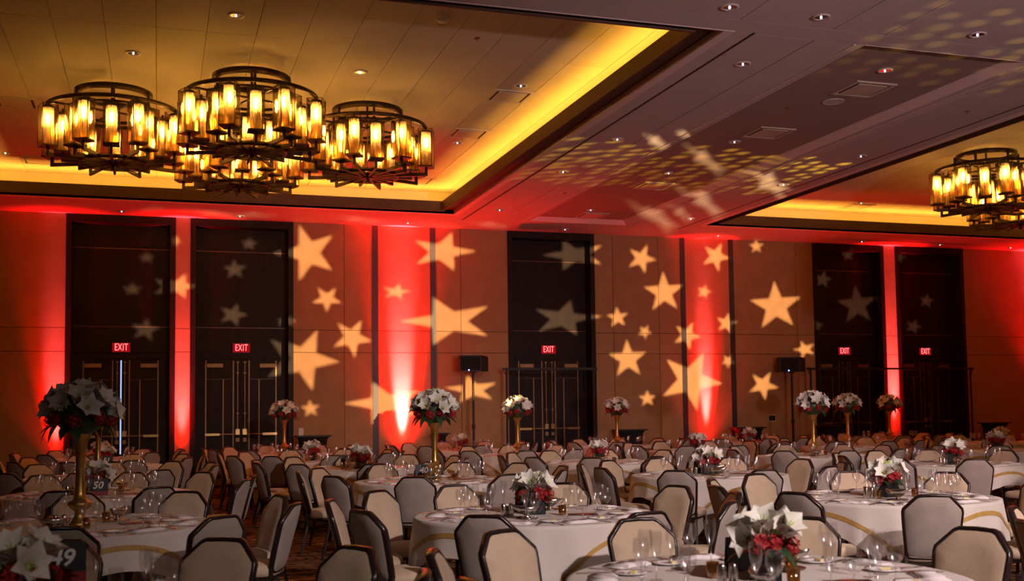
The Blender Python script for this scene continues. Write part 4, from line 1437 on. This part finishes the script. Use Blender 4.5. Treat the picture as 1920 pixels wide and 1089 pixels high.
def card(x, y, z, rot, s, label, lift=0.0):
    c = tag(ob('table_card', None, None, (x, y, z), (0, 0, rot)), label, 'table card', 'table number cards')
    lean = 0.10
    p = ob('panel', MB().box(-0.10, 0.10, -0.002, 0.002, 0.0, 0.168).mesh('panel', 'card_black'), c, (0, 0.015, lift), (-lean, 0, 0))
    ob('back_leaf', MB().box(-0.10, 0.10, -0.002, 0.002, 0.0, 0.168).mesh('back_leaf', 'card_black'), c, (0, 0.05, lift), (lean, 0, 0))
    if lift:
        ob('stand', MB().cyl(0.045, 0.0, 0.006, 16, Matrix.Translation((0, 0.032, 0))).cyl(0.006, 0.006, lift, 8, Matrix.Translation((0, 0.032, 0))).box(-0.05, 0.05, 0.010, 0.055, lift - 0.004, lift).mesh('stand', 'silver'), c)
    ob('red_band', MB().box(-0.10, 0.10, -0.0035, -0.002, 0.0, 0.042).mesh('red_band', 'card_red'), p)
    if s and s != 'b':
        ob('lettering', text_mesh(s, 0.098, 0.0006, 'print_white', 0.002), p, (0, -0.003, 0.10), (PI / 2, 0, 0))


for col_, row, tx, ty, kind, num, ph in TABLES:
    where = '%s table in the %s column' % (ROWW[row], COLW[col_])
    rr = random.Random(col_ * 17 + row * 5)
    near = (tx * tx + ty * ty) < 10.5 ** 2
    mid = (tx * tx + ty * ty) < 14.5 ** 2
    t = tag(ob('banquet_table', None, None, (tx, ty, 0)), 'round banquet table under white cloth, ' + where, 'table', 'round banquet tables')
    ob('tabletop', top_me, t)
    for l in tleg:
        ob('leg', l, t)
    cm, gm = CLOTHS[(col_ + row) % 3]
    cr = {(1, 2): 0.55, (2, 2): 0.30, (1, 1): 0.2, (0, 2): 0.35}.get((col_, row), rr.uniform(0, 1.5))
    tc = tag(ob('tablecloth', cm, None, (tx, ty, 0), (0, 0, cr)), 'white tablecloth with gold band on the ' + where, 'tablecloth', 'white gold-banded tablecloths')
    ob('gold_band', gm, tc)
    zt = TZ + 0.0045
    # chairs and places
    for k in range(10):
        ang = ph + 36 * k + rr.uniform(-3.5, 3.5)
        a = math.radians(ang)
        dcam = math.hypot(tx, ty)
        rad = 1.20 + (rr.uniform(0.0, 0.012) if row >= 4 else rr.uniform(0.0, 0.06))
        cw = CLOCK[(int(math.floor((ph + 90) / 36.0 + 0.5)) + k) % 10]
        x, y = tx + rad * math.cos(a), ty + rad * math.sin(a)
        out = (x / max(y, 0.1) > 1.02) or (x / max(y, 0.1) < -0.20) or y < 3.0 or y > 23.45
        if not out:
            chair(x, y, a + PI / 2 + rr.uniform(-0.12, 0.12), 'tan banquet chair at %s o\'clock of the %s' % (cw, where), detail=row < 5)
        # place setting
        ap = math.radians(ph + 36 * k)
        ca, sa = math.cos(ap), math.sin(ap)

        def P(r, off):
            return (tx + r * ca - off * sa, ty + r * sa + off * ca, zt)
        seen = -0.17 < P(0.6, 0)[0] / P(0.6, 0)[1] < 0.96 and P(0.6, 0)[1] > 3.6
        if not seen:
            continue
        pl = '%s o\'clock place of the %s' % (cw, where)
        g = tag(ob('wine_glass', None, None, P(0.56 + rr.uniform(-0.02, 0.02), 0.13), None), 'clear wine glass at %s' % pl, 'glass', 'wine glasses')
        ob('bowl', BOWL, g)
        ob('stem', STEM, g)
        nn = ob('napkin', NAPKIN, None, P(0.76 + rr.uniform(-0.02, 0.01), 0.022 + rr.uniform(-0.012, 0.012)), (0, 0, ap + PI / 2 + rr.uniform(-0.16, 0.16)))
        tag(nn, 'folded white napkin at %s' % pl, 'napkin', 'folded napkins')
        b = tag(ob('bread_plate', None, None, P(0.62, -0.15)), 'small white bread plate at %s' % pl, 'plate', 'bread plates')
        ob('dish', PLATE, b)
        if mid:
            ob('butter_pat', BUTTER, b, (0.02, 0.0, 0.005), (0, 0, rr.uniform(0, 3)))
            g = tag(ob('champagne_flute', None, None, P(0.50 + rr.uniform(-0.02, 0.02), 0.04)), 'clear champagne flute at %s' % pl, 'glass', 'champagne flutes')
            ob('bowl', FLUTE_B, g)
            ob('stem', FLUTE_S, g)
            kf = ob('knife', KNIFE, None, P(0.755, 0.195), (0, 0, ap + PI / 2 + rr.uniform(-0.06, 0.06)))
            tag(kf, 'silver knife at %s' % pl, 'knife', 'table knives')
            fk = ob('fork', FORK, None, P(0.78, -0.170), (0, 0, ap + PI / 2 + rr.uniform(-0.1, 0.1)))
            tag(fk, 'silver fork at %s' % pl, 'fork', 'table forks')
    # centre of the table
    far = not mid
    if kind == 'L':
        low_centerpiece(tx, ty, zt, rr.uniform(0, 6.28) if (col_, row) != (1, 1) else 4.2, 'low white and red flowers in black cube vase, ' + where, col_ * 7 + row, far)
    else:
        tall_centerpiece(tx, ty, zt, rr.uniform(0, 6.28), 'tall white bouquet in gold trumpet vase, ' + where, col_ * 7 + row, far)
    for k in range(2):
        s = tag(ob('salt_shaker' if k else 'pepper_shaker', None, None, (tx - 0.275 + 0.058 * k if kind == 'L' else tx - 0.15 + 0.058 * k, ty - (0.09 if kind == 'L' else 0.16), zt)), 'silver %s shaker on the %s' % ('salt' if k else 'pepper', where), 'shaker', 'shakers')
        ob('body', SHAKER_B, s)
        ob('cap', SHAKER_C, s)
    for k in range(3 if mid else 2):
        va = ph * 0.05 + k * 2.1 + 4.0
        v = tag(ob('votive_holder', None, None, (tx + 0.24 * math.cos(va), ty + 0.24 * math.sin(va), zt)), 'gold glass votive holder, %s of the %s' % (('first left', 'second right', 'third rear')[k], where), 'candle holder', 'votive holders')
        ob('glass', VOTIVE_G, v)
        ob('candle', VOTIVE_C, v)
    for k in range(2 if mid and num != '49' else 1):
        va = rr.uniform(4.10, 4.5) if k == 0 else rr.uniform(0.65, 0.95)
        s = tag(ob('sauce_boat', None, None, (tx + 0.36 * math.cos(va), ty + 0.36 * math.sin(va), zt), (0, 0, rr.uniform(0, 6))), 'silver sauce boat on saucer, %s side of the %s' % (('near', 'rear')[k], where), 'sauce boat', 'silver sauce boats')
        ob('bowl', BOAT, s, (0, 0, 0.005))
        ob('handle', BOAT_H, s, (0, 0, 0.005))
        ob('saucer', BOAT_S, s)
    if mid:
        pa = rr.uniform(-0.9, 0.1)
        pr = ob('program', PROG_A, None, (tx + 0.38 * math.cos(pa), ty + 0.38 * math.sin(pa), zt), (0, 0, rr.uniform(-0.5, 0.5)))
        tag(pr, 'dark red printed program lying on the ' + where, 'booklet', 'programs')
        ob('cover_print', PROG_B, pr)
    if num:
        if num == 'b':
            card(tx + 0.02, ty + 0.30, zt, 0.25 + PI, num, 'dark table card seen from behind on the ' + where)
        else:
            cx_, cy_ = {'49': (0.115, 0.30), '50': (0.02, -0.33), '51': (0.05, -0.3), '40': (-0.05, 0.33), '39': (-0.12, 0.30)}[num]
            card(tx + cx_, ty + cy_, zt, {'40': 0.0}.get(num, 0.05), num, 'black and red card with white numeral on the ' + where, 0.085 if num == '49' else 0.0)
